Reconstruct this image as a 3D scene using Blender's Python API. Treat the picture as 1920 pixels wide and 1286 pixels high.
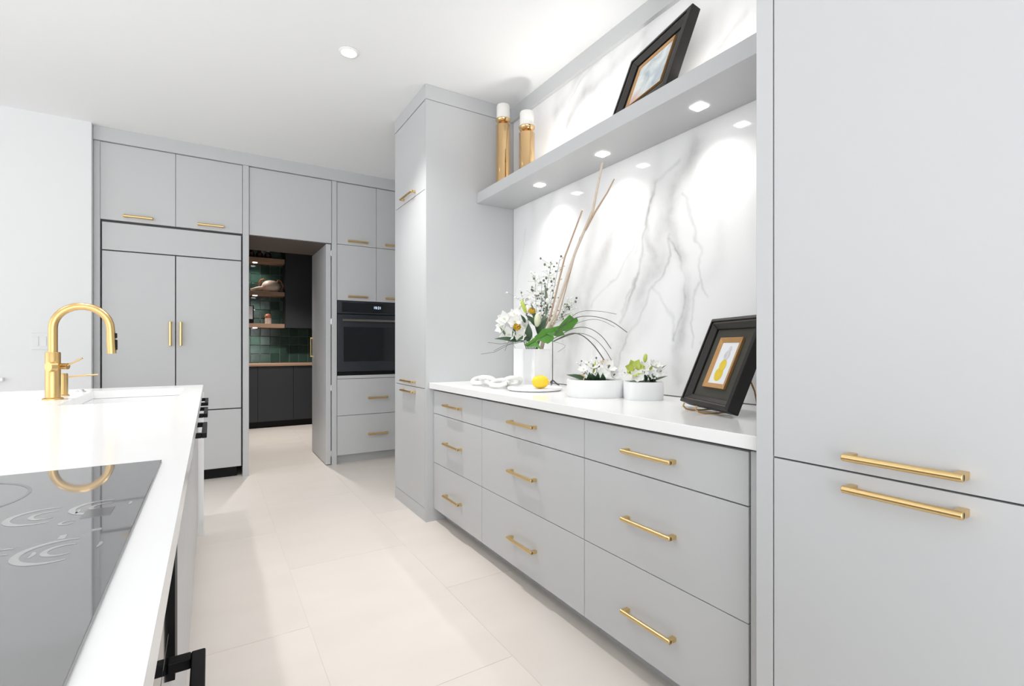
import bpy, math, random
import numpy as np
from mathutils import Vector, Matrix

random.seed(7)
scene = bpy.context.scene
COL = scene.collection
for o in list(bpy.data.objects):
    bpy.data.objects.remove(o)

# ------------------------------------------------------------------ camera
YAW = math.radians(31.74)
cd = bpy.data.cameras.new('camera')
cam = bpy.data.objects.new('camera', cd)
COL.objects.link(cam)
cam.location = (0, 0, 1.15)
cam.rotation_euler = (math.pi / 2, 0, -YAW)
cd.sensor_fit = 'HORIZONTAL'
cd.sensor_width = 36.0
cd.lens = 36.0 * 913.0 / 1920.0
cd.shift_y = 7.0 / 1920.0
cd.clip_start = 0.02
scene.camera = cam

# ------------------------------------------------------------------ world, exposure
scene.view_settings.view_transform = 'Standard'
scene.view_settings.look = 'None'
scene.view_settings.gamma = 1.0
scene.view_settings.use_curve_mapping = False
scene.view_settings.exposure = 0.13
world = bpy.data.worlds.new('daylight')
scene.world = world
world.use_nodes = True
wb = world.node_tree.nodes['Background']
wb.inputs[0].default_value = (0.97, 0.985, 1.0, 1)
wb.inputs[1].default_value = 1.0


def area_light(name, loc, rot, size, size_y, energy, color=(1, 1, 1)):
    d = bpy.data.lights.new(name, 'AREA')
    d.shape = 'RECTANGLE'
    d.size = size
    d.size_y = size_y
    d.energy = energy
    d.color = color
    o = bpy.data.objects.new(name, d)
    COL.objects.link(o)
    o.location = loc
    o.rotation_euler = rot
    return o


def spot(name, loc, energy, angle=110, blend=0.6, color=(1, 0.97, 0.92), up=False, size=0.02):
    d = bpy.data.lights.new(name, 'SPOT')
    d.energy = energy
    d.spot_size = math.radians(angle)
    d.spot_blend = blend
    d.color = color
    d.shadow_soft_size = size
    o = bpy.data.objects.new(name, d)
    COL.objects.link(o)
    o.location = loc
    if up:
        o.rotation_euler = (math.pi, 0, 0)
    return o


CEIL = 2.87
# unseen area lamps added left of and behind the camera as daylight fill
area_light('daylight_fill', (-4.8, 1.9, 1.45), (0, math.radians(-90), 0), 2.5, 5.6, 56, (0.95, 0.98, 1.0))
area_light('daylight_fill', (-0.9, -2.15, 1.3), (math.radians(90), 0, 0), 4.2, 2.3, 82, (0.96, 0.985, 1.0))
# ceiling downlights (the fixtures are built further down)
DOWN = [(0.685, 2.915), (0.685, 1.5), (-0.57, 2.89), (-0.57, 1.5), (-1.86, 2.89), (-1.86, 1.5)]
for (x, y), watts in zip(DOWN, (112, 6, 50, 28, 85, 80)):
    spot('downlight_lamp', (x, y, CEIL - 0.02), watts, 105, 0.9, (1, 0.98, 0.96), size=0.05)
PUCK_Y = (1.309, 1.894, 2.46)
for y in PUCK_Y:
    spot('shelf_lamp', (1.722, y, 2.135), 10.5, 125, 1.0, (1, 0.97, 0.92), size=0.025)
    spot('shelf_lamp_up', (1.722, y, 2.226), 5.2, 150, 0.6, (1, 0.97, 0.92), up=True, size=0.025)

spot('pantry_fill_lamp', (0.75, 6.75, CEIL - 0.02), 255, 100, 0.5, (1, 0.95, 0.9), size=0.06)  # unseen ceiling lamp added to brighten the pantry floor
# ------------------------------------------------------------------ materials
def mat(name, col, rough=0.5, metal=0.0, noise=0.0, nscale=8.0, bump=0.0, ior=1.5, emit=None,
        rnd=0.0, coat=0.0, warm=None, stretch=None, trans=0.0, spec=0.5):
    m = bpy.data.materials.new(name)
    m.use_nodes = True
    nt = m.node_tree
    b = nt.nodes['Principled BSDF']
    b.inputs['Roughness'].default_value = rough
    b.inputs['Metallic'].default_value = metal
    b.inputs['IOR'].default_value = ior
    b.inputs['Coat Weight'].default_value = coat
    b.inputs['Transmission Weight'].default_value = trans
    b.inputs['Specular IOR Level'].default_value = spec
    c = (*col, 1)
    tc = nt.nodes.new('ShaderNodeTexCoord')
    mp = nt.nodes.new('ShaderNodeMapping')
    nt.links.new(tc.outputs['Object'], mp.inputs[0])
    if stretch:
        mp.inputs['Scale'].default_value = stretch
    nz = nt.nodes.new('ShaderNodeTexNoise')
    nz.inputs['Scale'].default_value = nscale
    nz.inputs['Detail'].default_value = 5
    nt.links.new(mp.outputs[0], nz.inputs['Vector'])
    mix = nt.nodes.new('ShaderNodeMix')
    mix.data_type = 'RGBA'
    k = 1 - noise
    w = warm if warm else tuple(v * k for v in col)
    mix.inputs['A'].default_value = c
    mix.inputs['B'].default_value = (*w, 1)
    nt.links.new(nz.outputs['Fac'], mix.inputs['Factor'])
    out = mix.outputs['Result']
    if rnd:
        oi = nt.nodes.new('ShaderNodeObjectInfo')
        mr = nt.nodes.new('ShaderNodeMapRange')
        mr.inputs['To Min'].default_value = 1 - rnd
        mr.inputs['To Max'].default_value = 1 + rnd * 0.3
        nt.links.new(oi.outputs['Random'], mr.inputs['Value'])
        hs = nt.nodes.new('ShaderNodeHueSaturation')
        nt.links.new(mr.outputs[0], hs.inputs['Value'])
        nt.links.new(out, hs.inputs['Color'])
        out = hs.outputs[0]
        add = nt.nodes.new('ShaderNodeVectorMath')
        add.operation = 'ADD'
        sc = nt.nodes.new('ShaderNodeVectorMath')
        sc.operation = 'SCALE'
        sc.inputs[0].default_value = (13, 29, 7)
        nt.links.new(oi.outputs['Random'], sc.inputs['Scale'])
        nt.links.new(mp.outputs[0], add.inputs[0])
        nt.links.new(sc.outputs[0], add.inputs[1])
        nt.links.new(add.outputs[0], nz.inputs['Vector'])
    nt.links.new(out, b.inputs['Base Color'])
    if bump:
        bp = nt.nodes.new('ShaderNodeBump')
        bp.inputs['Strength'].default_value = bump
        bp.inputs['Distance'].default_value = 0.002
        nt.links.new(nz.outputs['Fac'], bp.inputs['Height'])
        nt.links.new(bp.outputs[0], b.inputs['Normal'])
    if emit:
        b.inputs['Emission Color'].default_value = (*emit[0], 1)
        b.inputs['Emission Strength'].default_value = emit[1]
    return m


M = {}
M['paint'] = mat('grey_lacquer', (0.545, 0.552, 0.562), 0.42, noise=0.02, nscale=3)
M['carcass'] = mat('dark_gap', (0.10, 0.10, 0.105), 0.7, noise=0.05)
M['ceiling'] = mat('ceiling_white', (0.83, 0.842, 0.852), 0.9, noise=0.01, bump=0.02, nscale=60)
M['wall'] = mat('wall_white', (0.755, 0.765, 0.775), 0.85, noise=0.01, bump=0.02, nscale=60)
M['pantry_wall'] = mat('pantry_wall_dark', (0.06, 0.06, 0.06), 0.8, noise=0.05)
M['quartz'] = mat('white_quartz', (0.87, 0.87, 0.87), 0.17, noise=0.02, nscale=4)
M['tile'] = mat('porcelain_floor_tile', (0.80, 0.745, 0.69), 0.38, noise=0.1, nscale=3.0, rnd=0.035,
                warm=(0.73, 0.675, 0.62), stretch=(1, 2.2, 1))
M['grout'] = mat('floor_grout', (0.76, 0.70, 0.64), 0.8, noise=0.05)
M['gold'] = mat('brushed_gold', (0.78, 0.565, 0.27), 0.32, 1.0, noise=0.08, nscale=30, stretch=(1, 0.05, 1))
M['gold_dark'] = mat('antique_gold', (0.60, 0.36, 0.15), 0.4, 0.75, noise=0.15, nscale=40)
M['brass'] = mat('satin_brass', (0.66, 0.455, 0.20), 0.34, 1.0, noise=0.05, nscale=30)
M['bronze'] = mat('candle_holder_bronze', (0.76, 0.52, 0.27), 0.10, 1.0, noise=0.15, nscale=9, stretch=(1, 1, 0.05))
M['black'] = mat('black_metal', (0.004, 0.004, 0.005), 0.5, 0.0, noise=0.1, spec=0.2)
M['blackglass'] = mat('black_glass', (0.012, 0.013, 0.016), 0.06, 0.0, noise=0.1)
M['cooktop'] = mat('cooktop_glass', (0.17, 0.17, 0.175), 0.03, 0.0, noise=0.05, ior=2.9)
M['print'] = mat('pale_print', (0.34, 0.34, 0.34), 0.1, noise=0.02, ior=2.6)
M['print_dim'] = mat('dim_print', (0.09, 0.09, 0.095), 0.1, noise=0.02, ior=2.6)
M['ovensteel'] = mat('black_stainless', (0.05, 0.055, 0.065), 0.3, 0.6, noise=0.1, nscale=30, stretch=(0.05, 1, 1))
M['ovenbar'] = mat('oven_bar_steel', (0.26, 0.24, 0.23), 0.3, 0.9, noise=0.1)
M['digits'] = mat('display_digits', (0.6, 0.75, 0.9), 0.4, emit=((0.65, 0.82, 1.0), 1.3))
M['lamp'] = mat('lamp_diffuser', (1, 1, 1), 0.4, emit=((1, 0.98, 0.95), 6.0))
M['lamp_small'] = mat('puck_diffuser', (1, 1, 1), 0.4, emit=((1, 0.98, 0.95), 12.0))
M['white'] = mat('white_plastic', (0.85, 0.85, 0.86), 0.35, noise=0.01)
M['ceramic'] = mat('white_ceramic', (0.84, 0.845, 0.85), 0.3, noise=0.02)
M['wax'] = mat('candle_wax', (0.85, 0.84, 0.81), 0.55, noise=0.05, nscale=20)
M['wick'] = mat('wick', (0.08, 0.07, 0.06), 0.9)
M['linkwhite'] = mat('white_marble_link', (0.82, 0.83, 0.81), 0.35, noise=0.15, nscale=12)
M['frame'] = mat('dark_frame_wood', (0.012, 0.010, 0.009), 0.42, noise=0.4, nscale=18, bump=0.15, stretch=(1, 1, 1))
M['frame_edge'] = mat('frame_rubbed_edge', (0.20, 0.17, 0.155), 0.4, 0.4, noise=0.4, nscale=40)
M['matboard'] = mat('olive_mat', (0.060, 0.058, 0.046), 0.8, noise=0.3, nscale=25)
M['framegold'] = mat('frame_gold_fillet', (0.62, 0.35, 0.14), 0.42, 0.55, noise=0.25, nscale=30)
M['paper'] = mat('art_paper', (0.78, 0.80, 0.82), 0.6, noise=0.05)
M['lemonpaint'] = mat('painted_yellow', (0.85, 0.66, 0.06), 0.5, noise=0.25, nscale=40, warm=(0.62, 0.42, 0.02))
M['greypaint'] = mat('painted_grey', (0.42, 0.42, 0.45), 0.5, noise=0.4, nscale=60, warm=(0.75, 0.74, 0.78))
M['lemon'] = mat('lemon_skin', (0.90, 0.66, 0.04), 0.42, noise=0.12, nscale=60, bump=0.3, warm=(0.92, 0.56, 0.02))
M['leaf'] = mat('monstera_green', (0.045, 0.20, 0.012), 0.36, noise=0.4, nscale=25, warm=(0.10, 0.31, 0.03))
M['leafdark'] = mat('dark_foliage', (0.05, 0.105, 0.05), 0.5, noise=0.3, nscale=30)
M['leafgrey'] = mat('grey_green_foliage', (0.20, 0.25, 0.18), 0.6, noise=0.3, nscale=40)
M['seed'] = mat('dusky_seed_heads', (0.15, 0.15, 0.15), 0.7, noise=0.4, nscale=50)
M['petal'] = mat('white_petal', (0.86, 0.86, 0.84), 0.55, noise=0.06, nscale=30)
M['petalgreen'] = mat('greenish_white_petal', (0.72, 0.76, 0.55), 0.5, noise=0.2, nscale=20)
M['lime'] = mat('lime_petal', (0.56, 0.64, 0.10), 0.45, noise=0.25, nscale=20, warm=(0.42, 0.52, 0.10))
M['yellow'] = mat('golden_petal', (0.70, 0.44, 0.02), 0.5, noise=0.3, nscale=40)
M['peach'] = mat('peach_petal', (0.80, 0.60, 0.42), 0.55, noise=0.2, nscale=30)
M['stick'] = mat('pale_birch_stick', (0.55, 0.43, 0.32), 0.7, noise=0.4, nscale=30, bump=0.2, warm=(0.42, 0.29, 0.19), stretch=(4, 4, 0.6))
M['stickpale'] = mat('bleached_stick', (0.74, 0.68, 0.59), 0.7, noise=0.3, nscale=30, bump=0.2, warm=(0.56, 0.44, 0.33), stretch=(4, 4, 0.6))
M['grass'] = mat('bear_grass', (0.12, 0.125, 0.10), 0.5, noise=0.3, nscale=20)
M['soffit'] = mat('dark_soffit_brown', (0.11, 0.09, 0.08), 0.5, noise=0.2, nscale=6, stretch=(0.3, 4, 1))  # streaky dark brown, used under the header only
M['navy'] = mat('charcoal_cabinet', (0.022, 0.024, 0.029), 0.5, noise=0.1)
M['wood'] = mat('oak_shelf', (0.42, 0.27, 0.18), 0.5, noise=0.3, nscale=10, stretch=(0.2, 4, 4), warm=(0.33, 0.20, 0.13))
M['zellige'] = mat('green_glazed_tile', (0.06, 0.125, 0.095), 0.12, noise=0.4, nscale=9, bump=0.35, rnd=0.45,
                   warm=(0.02, 0.05, 0.045))
M['zelgrout'] = mat('wall_tile_grout', (0.16, 0.21, 0.19), 0.8)
M['pinkclay'] = mat('pink_ceramic', (0.62, 0.42, 0.33), 0.4, noise=0.4, nscale=14, warm=(0.78, 0.68, 0.60))
M['redclay'] = mat('rust_glaze', (0.50, 0.17, 0.09), 0.4, noise=0.3, nscale=20)
M['bottle'] = mat('dark_bottle', (0.03, 0.012, 0.008), 0.1, noise=0.2)
M['hinge'] = mat('hinge_steel', (0.70, 0.70, 0.71), 0.3, 0.9)
M['glass'] = mat('window_glass', (0.95, 0.98, 1.0), 0.02, trans=1.0)
M['steel'] = mat('drain_steel', (0.6, 0.6, 0.6), 0.3, 1.0)


# marble: colour attribute (vein map) with a little noise
def marble_mat():
    m = bpy.data.materials.new('veined_marble')
    m.use_nodes = True
    nt = m.node_tree
    b = nt.nodes['Principled BSDF']
    b.inputs['Roughness'].default_value = 0.07
    at = nt.nodes.new('ShaderNodeAttribute')
    at.attribute_name = 'vein'
    tc = nt.nodes.new('ShaderNodeTexCoord')
    nz = nt.nodes.new('ShaderNodeTexNoise')
    nz.inputs['Scale'].default_value = 30
    nz.inputs['Detail'].default_value = 6
    nt.links.new(tc.outputs['Object'], nz.inputs['Vector'])
    mr = nt.nodes.new('ShaderNodeMapRange')
    mr.inputs['To Min'].default_value = 0.6
    mr.inputs['To Max'].default_value = 1.35
    nt.links.new(nz.outputs['Fac'], mr.inputs['Value'])
    mu = nt.nodes.new('ShaderNodeMath')
    mu.operation = 'MULTIPLY'
    mu.use_clamp = True
    nt.links.new(at.outputs['Fac'], mu.inputs[0])
    nt.links.new(mr.outputs[0], mu.inputs[1])
    mix = nt.nodes.new('ShaderNodeMix')
    mix.data_type = 'RGBA'
    mix.inputs['A'].default_value = (0.83, 0.83, 0.835, 1)
    mix.inputs['B'].default_value = (0.30, 0.30, 0.30, 1)
    nt.links.new(mu.outputs[0], mix.inputs['Factor'])
    nt.links.new(mix.outputs['Result'], b.inputs['Base Color'])
    return m


M['marble'] = marble_mat()


def art_mat():
    m = bpy.data.materials.new('pale_abstract_painting')
    m.use_nodes = True
    nt = m.node_tree
    b = nt.nodes['Principled BSDF']
    b.inputs['Roughness'].default_value = 0.5
    tc = nt.nodes.new('ShaderNodeTexCoord')
    nz = nt.nodes.new('ShaderNodeTexNoise')
    nz.inputs['Scale'].default_value = 9
    nz.inputs['Detail'].default_value = 4
    nz.inputs['Distortion'].default_value = 1.2
    nt.links.new(tc.outputs['Object'], nz.inputs['Vector'])
    sx = nt.nodes.new('ShaderNodeSeparateXYZ')
    nt.links.new(tc.outputs['Object'], sx.inputs[0])
    ramp = nt.nodes.new('ShaderNodeValToRGB')
    e = ramp.color_ramp.elements
    e[0].position = 0.3
    e[0].color = (0.42, 0.50, 0.56, 1)
    e[1].position = 0.6
    e[1].color = (0.80, 0.83, 0.82, 1)
    nt.links.new(nz.outputs['Fac'], ramp.inputs[0])
    # rosy patch low on the left of the picture
    d = nt.nodes.new('ShaderNodeVectorMath')
    d.operation = 'DISTANCE'
    d.inputs[1].default_value = (-0.085, 0.0, 0.10)
    nt.links.new(tc.outputs['Object'], d.inputs[0])
    mr = nt.nodes.new('ShaderNodeMapRange')
    mr.inputs['From Min'].default_value = 0.01
    mr.inputs['From Max'].default_value = 0.07
    mr.inputs['To Min'].default_value = 0.9
    mr.inputs['To Max'].default_value = 0.0
    nt.links.new(d.outputs['Value'], mr.inputs['Value'])
    mix = nt.nodes.new('ShaderNodeMix')
    mix.data_type = 'RGBA'
    mix.inputs['B'].default_value = (0.72, 0.36, 0.28, 1)
    nt.links.new(mr.outputs[0], mix.inputs['Factor'])
    nt.links.new(ramp.outputs[0], mix.inputs['A'])
    nt.links.new(mix.outputs['Result'], b.inputs['Base Color'])
    return m


M['art'] = art_mat()


# ------------------------------------------------------------------ helpers
def wloc(o):
    v = Vector((0, 0, 0))
    while o is not None:
        v += o.location
        o = o.parent
    return v


class MB:
    def __init__(self):
        self.v = []
        self.f = []

    def add(self, vs, fs):
        n = len(self.v)
        self.v += [tuple(p) for p in vs]
        self.f += [tuple(i + n for i in f) for f in fs]
        return self

    def box(self, x0, x1, y0, y1, z0, z1):
        vs = [(x, y, z) for z in (z0, z1) for x, y in ((x0, y0), (x1, y0), (x1, y1), (x0, y1))]
        return self.add(vs, [(3, 2, 1, 0), (4, 5, 6, 7), (0, 1, 5, 4), (1, 2, 6, 5), (2, 3, 7, 6), (3, 0, 4, 7)])

    def prism(self, pts, z0, z1):
        n = len(pts)
        vs = [(x, y, z0) for x, y in pts] + [(x, y, z1) for x, y in pts]
        fs = [tuple(reversed(range(n))), tuple(range(n, 2 * n))]
        fs += [(i, (i + 1) % n, n + (i + 1) % n, n + i) for i in range(n)]
        return self.add(vs, fs)

    def tube(self, pts, r, n=10, caps=True):
        pts = [Vector(p) for p in pts]
        rr = list(r) if hasattr(r, '__len__') else [r] * len(pts)
        vs, fs = [], []
        t0 = (pts[1] - pts[0]).normalized()
        a = t0.orthogonal().normalized()
        for i, p in enumerate(pts):
            t = (pts[min(i + 1, len(pts) - 1)] - pts[max(i - 1, 0)]).normalized()
            a = (a - t * a.dot(t)).normalized()
            b = t.cross(a)
            for k in range(n):
                w = 2 * math.pi * k / n
                vs.append(p + (a * math.cos(w) + b * math.sin(w)) * rr[i])
        for i in range(len(pts) - 1):
            for k in range(n):
                k2 = (k + 1) % n
                fs.append((i * n + k, i * n + k2, (i + 1) * n + k2, (i + 1) * n + k))
        if caps:
            fs.append(tuple(reversed(range(n))))
            fs.append(tuple(range((len(pts) - 1) * n, len(pts) * n)))
        return self.add(vs, fs)

    def lathe(self, prof, c=(0, 0, 0), n=24, closed=False):
        vs, fs = [], []
        for r, z in prof:
            for k in range(n):
                w = 2 * math.pi * k / n
                vs.append((c[0] + r * math.cos(w), c[1] + r * math.sin(w), c[2] + z))
        m = len(prof)
        for i in range(m - 1):
            for k in range(n):
                k2 = (k + 1) % n
                fs.append((i * n + k, i * n + k2, (i + 1) * n + k2, (i + 1) * n + k))
        if closed:
            for k in range(n):
                k2 = (k + 1) % n
                fs.append(((m - 1) * n + k, (m - 1) * n + k2, k2, k))
        else:
            fs.append(tuple(reversed(range(n))))
            fs.append(tuple(range((m - 1) * n, m * n)))
        return self.add(vs, fs)

    def blob(self, c, rad, mat3=None, nu=10, nv=6):
        vs, fs = [], []
        c = Vector(c)
        for j in range(1, nv):
            t = math.pi * j / nv
            for k in range(nu):
                w = 2 * math.pi * k / nu
                p = Vector((rad[0] * math.sin(t) * math.cos(w), rad[1] * math.sin(t) * math.sin(w), rad[2] * math.cos(t)))
                vs.append(c + (mat3 @ p if mat3 else p))
        top = Vector((0, 0, rad[2]))
        vs.append(c + (mat3 @ top if mat3 else top))
        vs.append(c - (mat3 @ top if mat3 else top))
        for j in range(nv - 2):
            for k in range(nu):
                k2 = (k + 1) % nu
                fs.append((j * nu + k, (j + 1) * nu + k, (j + 1) * nu + k2, j * nu + k2))
        a = (nv - 1) * nu
        for k in range(nu):
            k2 = (k + 1) % nu
            fs.append((a, k, k2))
            fs.append((a + 1, (nv - 2) * nu + k2, (nv - 2) * nu + k))
        return self.add(vs, fs)

    def leaf(self, base, tip, width, up, curl=0.0, thick=0.001, n=6):
        """a pointed blade from base to tip, cupped by curl, with thickness"""
        base, tip, up = Vector(base), Vector(tip), Vector(up).normalized()
        ax = tip - base
        L = ax.length
        ax.normalize()
        side = ax.cross(up).normalized()
        nrm = side.cross(ax).normalized()
        rows = []
        for i in range(n + 1):
            t = i / n
            w = width * (math.sin(math.pi * (0.06 + 0.94 * t) ** 0.8) if i < n else 0.02)
            p = base + ax * (L * t) + nrm * (curl * L * math.sin(math.pi * t * 0.9))
            rows.append((p, max(w, width * 0.04)))
        vs, fs = [], []
        for p, w in rows:
            vs += [p - side * w + nrm * w * 0.35, p, p + side * w + nrm * w * 0.35]
        m = len(vs)
        vs += [v - nrm * thick for v in vs]
        for i in range(n):
            for k in (0, 1):
                a, b2 = i * 3 + k, i * 3 + k + 1
                c2, d2 = b2 + 3, a + 3
                fs.append((a, b2, c2, d2))
                fs.append((m + d2, m + c2, m + b2, m + a))
            fs.append((i * 3, i * 3 + 3, m + i * 3 + 3, m + i * 3))
            fs.append((i * 3 + 5, i * 3 + 2, m + i * 3 + 2, m + i * 3 + 5))
        fs.append((0, m, m + 1, 1)); fs.append((1, m + 1, m + 2, 2))
        e = n * 3
        fs.append((e + 1, m + e + 1, m + e, e)); fs.append((e + 2, m + e + 2, m + e + 1, e + 1))
        return self.add(vs, fs)

    def build(self, name, m, parent=None, bevel=0.0, smooth=False, seg=2):
        o_ = wloc(parent)
        me = bpy.data.meshes.new(name)
        me.from_pydata([(x - o_.x, y - o_.y, z - o_.z) for x, y, z in self.v], [], self.f)
        me.validate()
        me.materials.append(M[m] if isinstance(m, str) else m)
        if smooth:
            me.polygons.foreach_set('use_smooth', [True] * len(me.polygons))
            try:
                me.set_sharp_from_angle(angle=math.radians(40))
            except Exception:
                pass
        me.update()
        o = bpy.data.objects.new(name, me)
        COL.objects.link(o)
        if parent is not None:
            o.parent = parent
        if bevel:
            bv = o.modifiers.new('bevel', 'BEVEL')
            bv.width = bevel
            bv.segments = seg
            bv.limit_method = 'ANGLE'
            bv.angle_limit = math.radians(40)
        return o


def tag(o, label, cat, group=None):
    o['label'] = label
    o['category'] = cat
    if group:
        o['group'] = group
    return o


def thing(name, loc, label, cat, group=None):
    o = bpy.data.objects.new(name, None)
    o.empty_display_size = 0.05
    COL.objects.link(o)
    o.location = loc
    return tag(o, label, cat, group)


def struct(o):
    o['kind'] = 'structure'
    return o


def copy_tree(o, parent=None):
    c = o.copy()
    COL.objects.link(c)
    if parent is not None:
        c.parent = parent
    for ch in list(o.children):
        copy_tree(ch, c)
    return c


def bx(x0, x1, y0, y1, z0, z1):
    return MB().box(x0, x1, y0, y1, z0, z1)


# handle shapes -------------------------------------------------------
def handle_x(parent, xd, yc, zc, L=0.215, r=0.0075, proj=0.036, m='gold'):
    """bar pull on a door whose face is at x = xd, looking to -x; bar along y"""
    b = MB()
    xb = xd - proj + r
    b.tube([(xb, yc - L / 2, zc), (xb, yc + L / 2, zc)], r, 14)
    for s in (-1, 1):
        y = yc + s * (L / 2 - r)
        b.box(xb, xd, y - r, y + r, zc - r * 0.92, zc + r * 0.92)
    return b.build('handle', m, parent, bevel=0.0012, smooth=True)


def handle_y(parent, yd, xc, zc, L=0.195, r=0.0100, proj=0.034, vertical=False, m='gold'):
    b = MB()
    yb = yd - proj + r
    if vertical:
        b.tube([(xc, yb, zc - L / 2), (xc, yb, zc + L / 2)], r, 14)
    else:
        b.tube([(xc - L / 2, yb, zc), (xc + L / 2, yb, zc)], r, 14)
    for s in (-1, 1):
        k = s * (L / 2 - r)
        if vertical:
            b.box(xc - r, xc + r, yb, yd, zc + k - r, zc + k + r)
        else:
            b.box(xc + k - r, xc + k + r, yb, yd, zc - r, zc + r)
    return b.build('handle', m, parent, bevel=0.0012, smooth=True)


G = 0.0016      # half a door gap
XF = 1.197      # plane of the tall fronts on the right
XD = 1.25       # plane of the drawer fronts
XW = 1.87       # right wall (marble face)
YB = 4.935      # plane of the far fronts

# ------------------------------------------------------------------ room shell
floor = struct(MB().box(-5.0, 2.2, -2.2, 8.3, -0.10, -0.0012).build('floor', 'grout'))
TW, TL = 0.61, 1.2
tm = MB().box(-TW / 2 + 0.0008, TW / 2 - 0.0008, -TL / 2 + 0.0008, TL / 2 - 0.0008, -0.003, 0.0)
t0 = None
for c in range(-8, 4):
    xc = 0.345 + TW * (c + 0.5)
    y0 = {1: 2.14, 0: 1.54}.get(c % 2) - TL * 4
    for r in range(10):
        yc = y0 + TL * (r + 0.5)
        if yc > 8.3 + TL / 2 or yc < -2.2:
            continue
        if t0 is None:
            t0 = tm.build('tile', 'tile', floor)
            o = t0
        else:
            o = t0.copy()
            COL.objects.link(o)
            o.parent = floor
        o.location = (xc, yc, 0)

struct(bx(-5.0, 2.2, -2.2, 8.4, CEIL, CEIL + 0.1).build('ceiling', 'ceiling'))
struct(bx(XW + 0.02, XW + 0.15, -2.2, 5.7, 0, CEIL).build('wall_right', 'wall'))
# white wall left of the refrigerator with a window in it
wb_ = MB()
WX0, WX1, WZ0, WZ1 = -2.35, -1.285, 0.93, 2.405
wb_.box(-5.0, WX0, 4.87, 5.0, 0, CEIL)
wb_.box(WX1, -0.778, 4.87, 5.0, 0, CEIL)
wb_.box(WX0, WX1, 4.87, 5.0, 0, WZ0)
wb_.box(WX0, WX1, 4.87, 5.0, WZ1, CEIL)
wb_.box(-0.90, -0.778, 5.0, 5.65, 0, CEIL)
struct(wb_.build('wall_back', 'wall'))
win = struct(MB().box(WX0, WX0 + 0.03, 4.90, 4.95, WZ0, WZ1).box(WX1 - 0.03, WX1, 4.90, 4.95, WZ0, WZ1)
             .box(WX0 + 0.03, WX1 - 0.03, 4.90, 4.95, WZ1 - 0.03, WZ1).box(WX0 + 0.03, WX1 - 0.03, 4.90, 4.95, WZ0, WZ0 + 0.03)
             .build('window_1', 'black'))
bx(WX0 + 0.03, WX1 - 0.03, 4.922, 4.928, WZ0 + 0.03, WZ1 - 0.03).build('pane', 'glass', win)
bx(WX0 - 0.04, WX1 + 0.03, 4.835, 4.899, WZ0 - 0.025, WZ0).build('sill', 'white', win, bevel=0.003)
# partition between kitchen and pantry (opening behind the pantry door)
pw = MB().box(-0.775, 0.27, 5.66, 5.74, 0, CEIL).box(1.02, XW, 5.66, 5.74, 0, CEIL).box(0.27, 1.02, 5.66, 5.74, 2.16, CEIL)
struct(pw.build('wall_partition', 'pantry_wall'))
struct(bx(-0.9, -0.8, 5.74, 8.25, 0, CEIL).build('wall_left', 'pantry_wall'))
struct(bx(XW + 0.15, XW + 0.25, 5.7, 8.25, 0, CEIL).build('wall_pantry_right', 'pantry_wall'))
wp = struct(bx(-0.9, 2.1, 8.26, 8.36, 0, CEIL).build('wall_far', 'zelgrout'))
ZT = 0.134
zm = MB().box(-ZT / 2 + 0.0035, ZT / 2 - 0.0035, -0.008, 0.0, -ZT / 2 + 0.0035, ZT / 2 - 0.0035)
z0t = None
for i in range(9):
    for j in range(14):
        x = 0.30 + ZT * i
        z = 0.905 + ZT * (j + 0.5)
        if x > 0.99 and z > 1.5:
            continue
        if z0t is None:
            z0t = zm.build('tile', 'zellige', wp, bevel=0.003)
            o = z0t
        else:
            o = z0t.copy()
            COL.objects.link(o)
            o.parent = wp
        o.location = (x, 8.258 + random.uniform(-0.0015, 0.001), z)
        o.rotation_euler = (random.uniform(-.012, .012), 0, random.uniform(-.012, .012))

# crowns
struct(bx(-0.776, XW + 0.018, 4.915, 5.0, 2.762, CEIL).build('trim_1', 'paint', bevel=0.001))
struct(bx(1.845, XW + 0.018, 0.74, 3.004, 2.772, CEIL).build('trim_2', 'paint', bevel=0.001))

# ceiling downlight fixtures
for i, (x, y) in enumerate(DOWN):
    if i == 0:
        dl = thing('recessed_downlight', (x, y, CEIL), 'small round recessed downlight glowing in the white ceiling', 'ceiling light')
        MB().lathe([(0.040, -0.001), (0.056, -0.001), (0.058, -0.004), (0.053, -0.009), (0.044, -0.010), (0.040, -0.006)],
                   (x, y, CEIL), 32, closed=True).build('trim_ring', 'white', dl, smooth=True)
        MB().lathe([(0.001, -0.002), (0.043, -0.002), (0.043, -0.005), (0.001, -0.006)], (x, y, CEIL), 32).build('lens', 'lamp', dl)
    else:
        d2 = copy_tree(dl)
        d2.location = (x, y, CEIL)
        d2['label'] = ['', 'recessed ceiling downlight over the aisle in front of the drawers', 'recessed ceiling downlight over the far half of the island, above the faucet',
                       'recessed ceiling downlight over the near half of the island, above the cooktop', 'recessed ceiling downlight left of the island, level with its faucet',
                       'recessed ceiling downlight left of the island, level with its cooktop'][i]

dlp = copy_tree(dl)  # fixture for the added pantry lamp
dlp.location = (0.75, 6.75, CEIL)
dlp['label'] = 'unseen ceiling downlight added to brighten the pantry beyond the opening'

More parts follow.
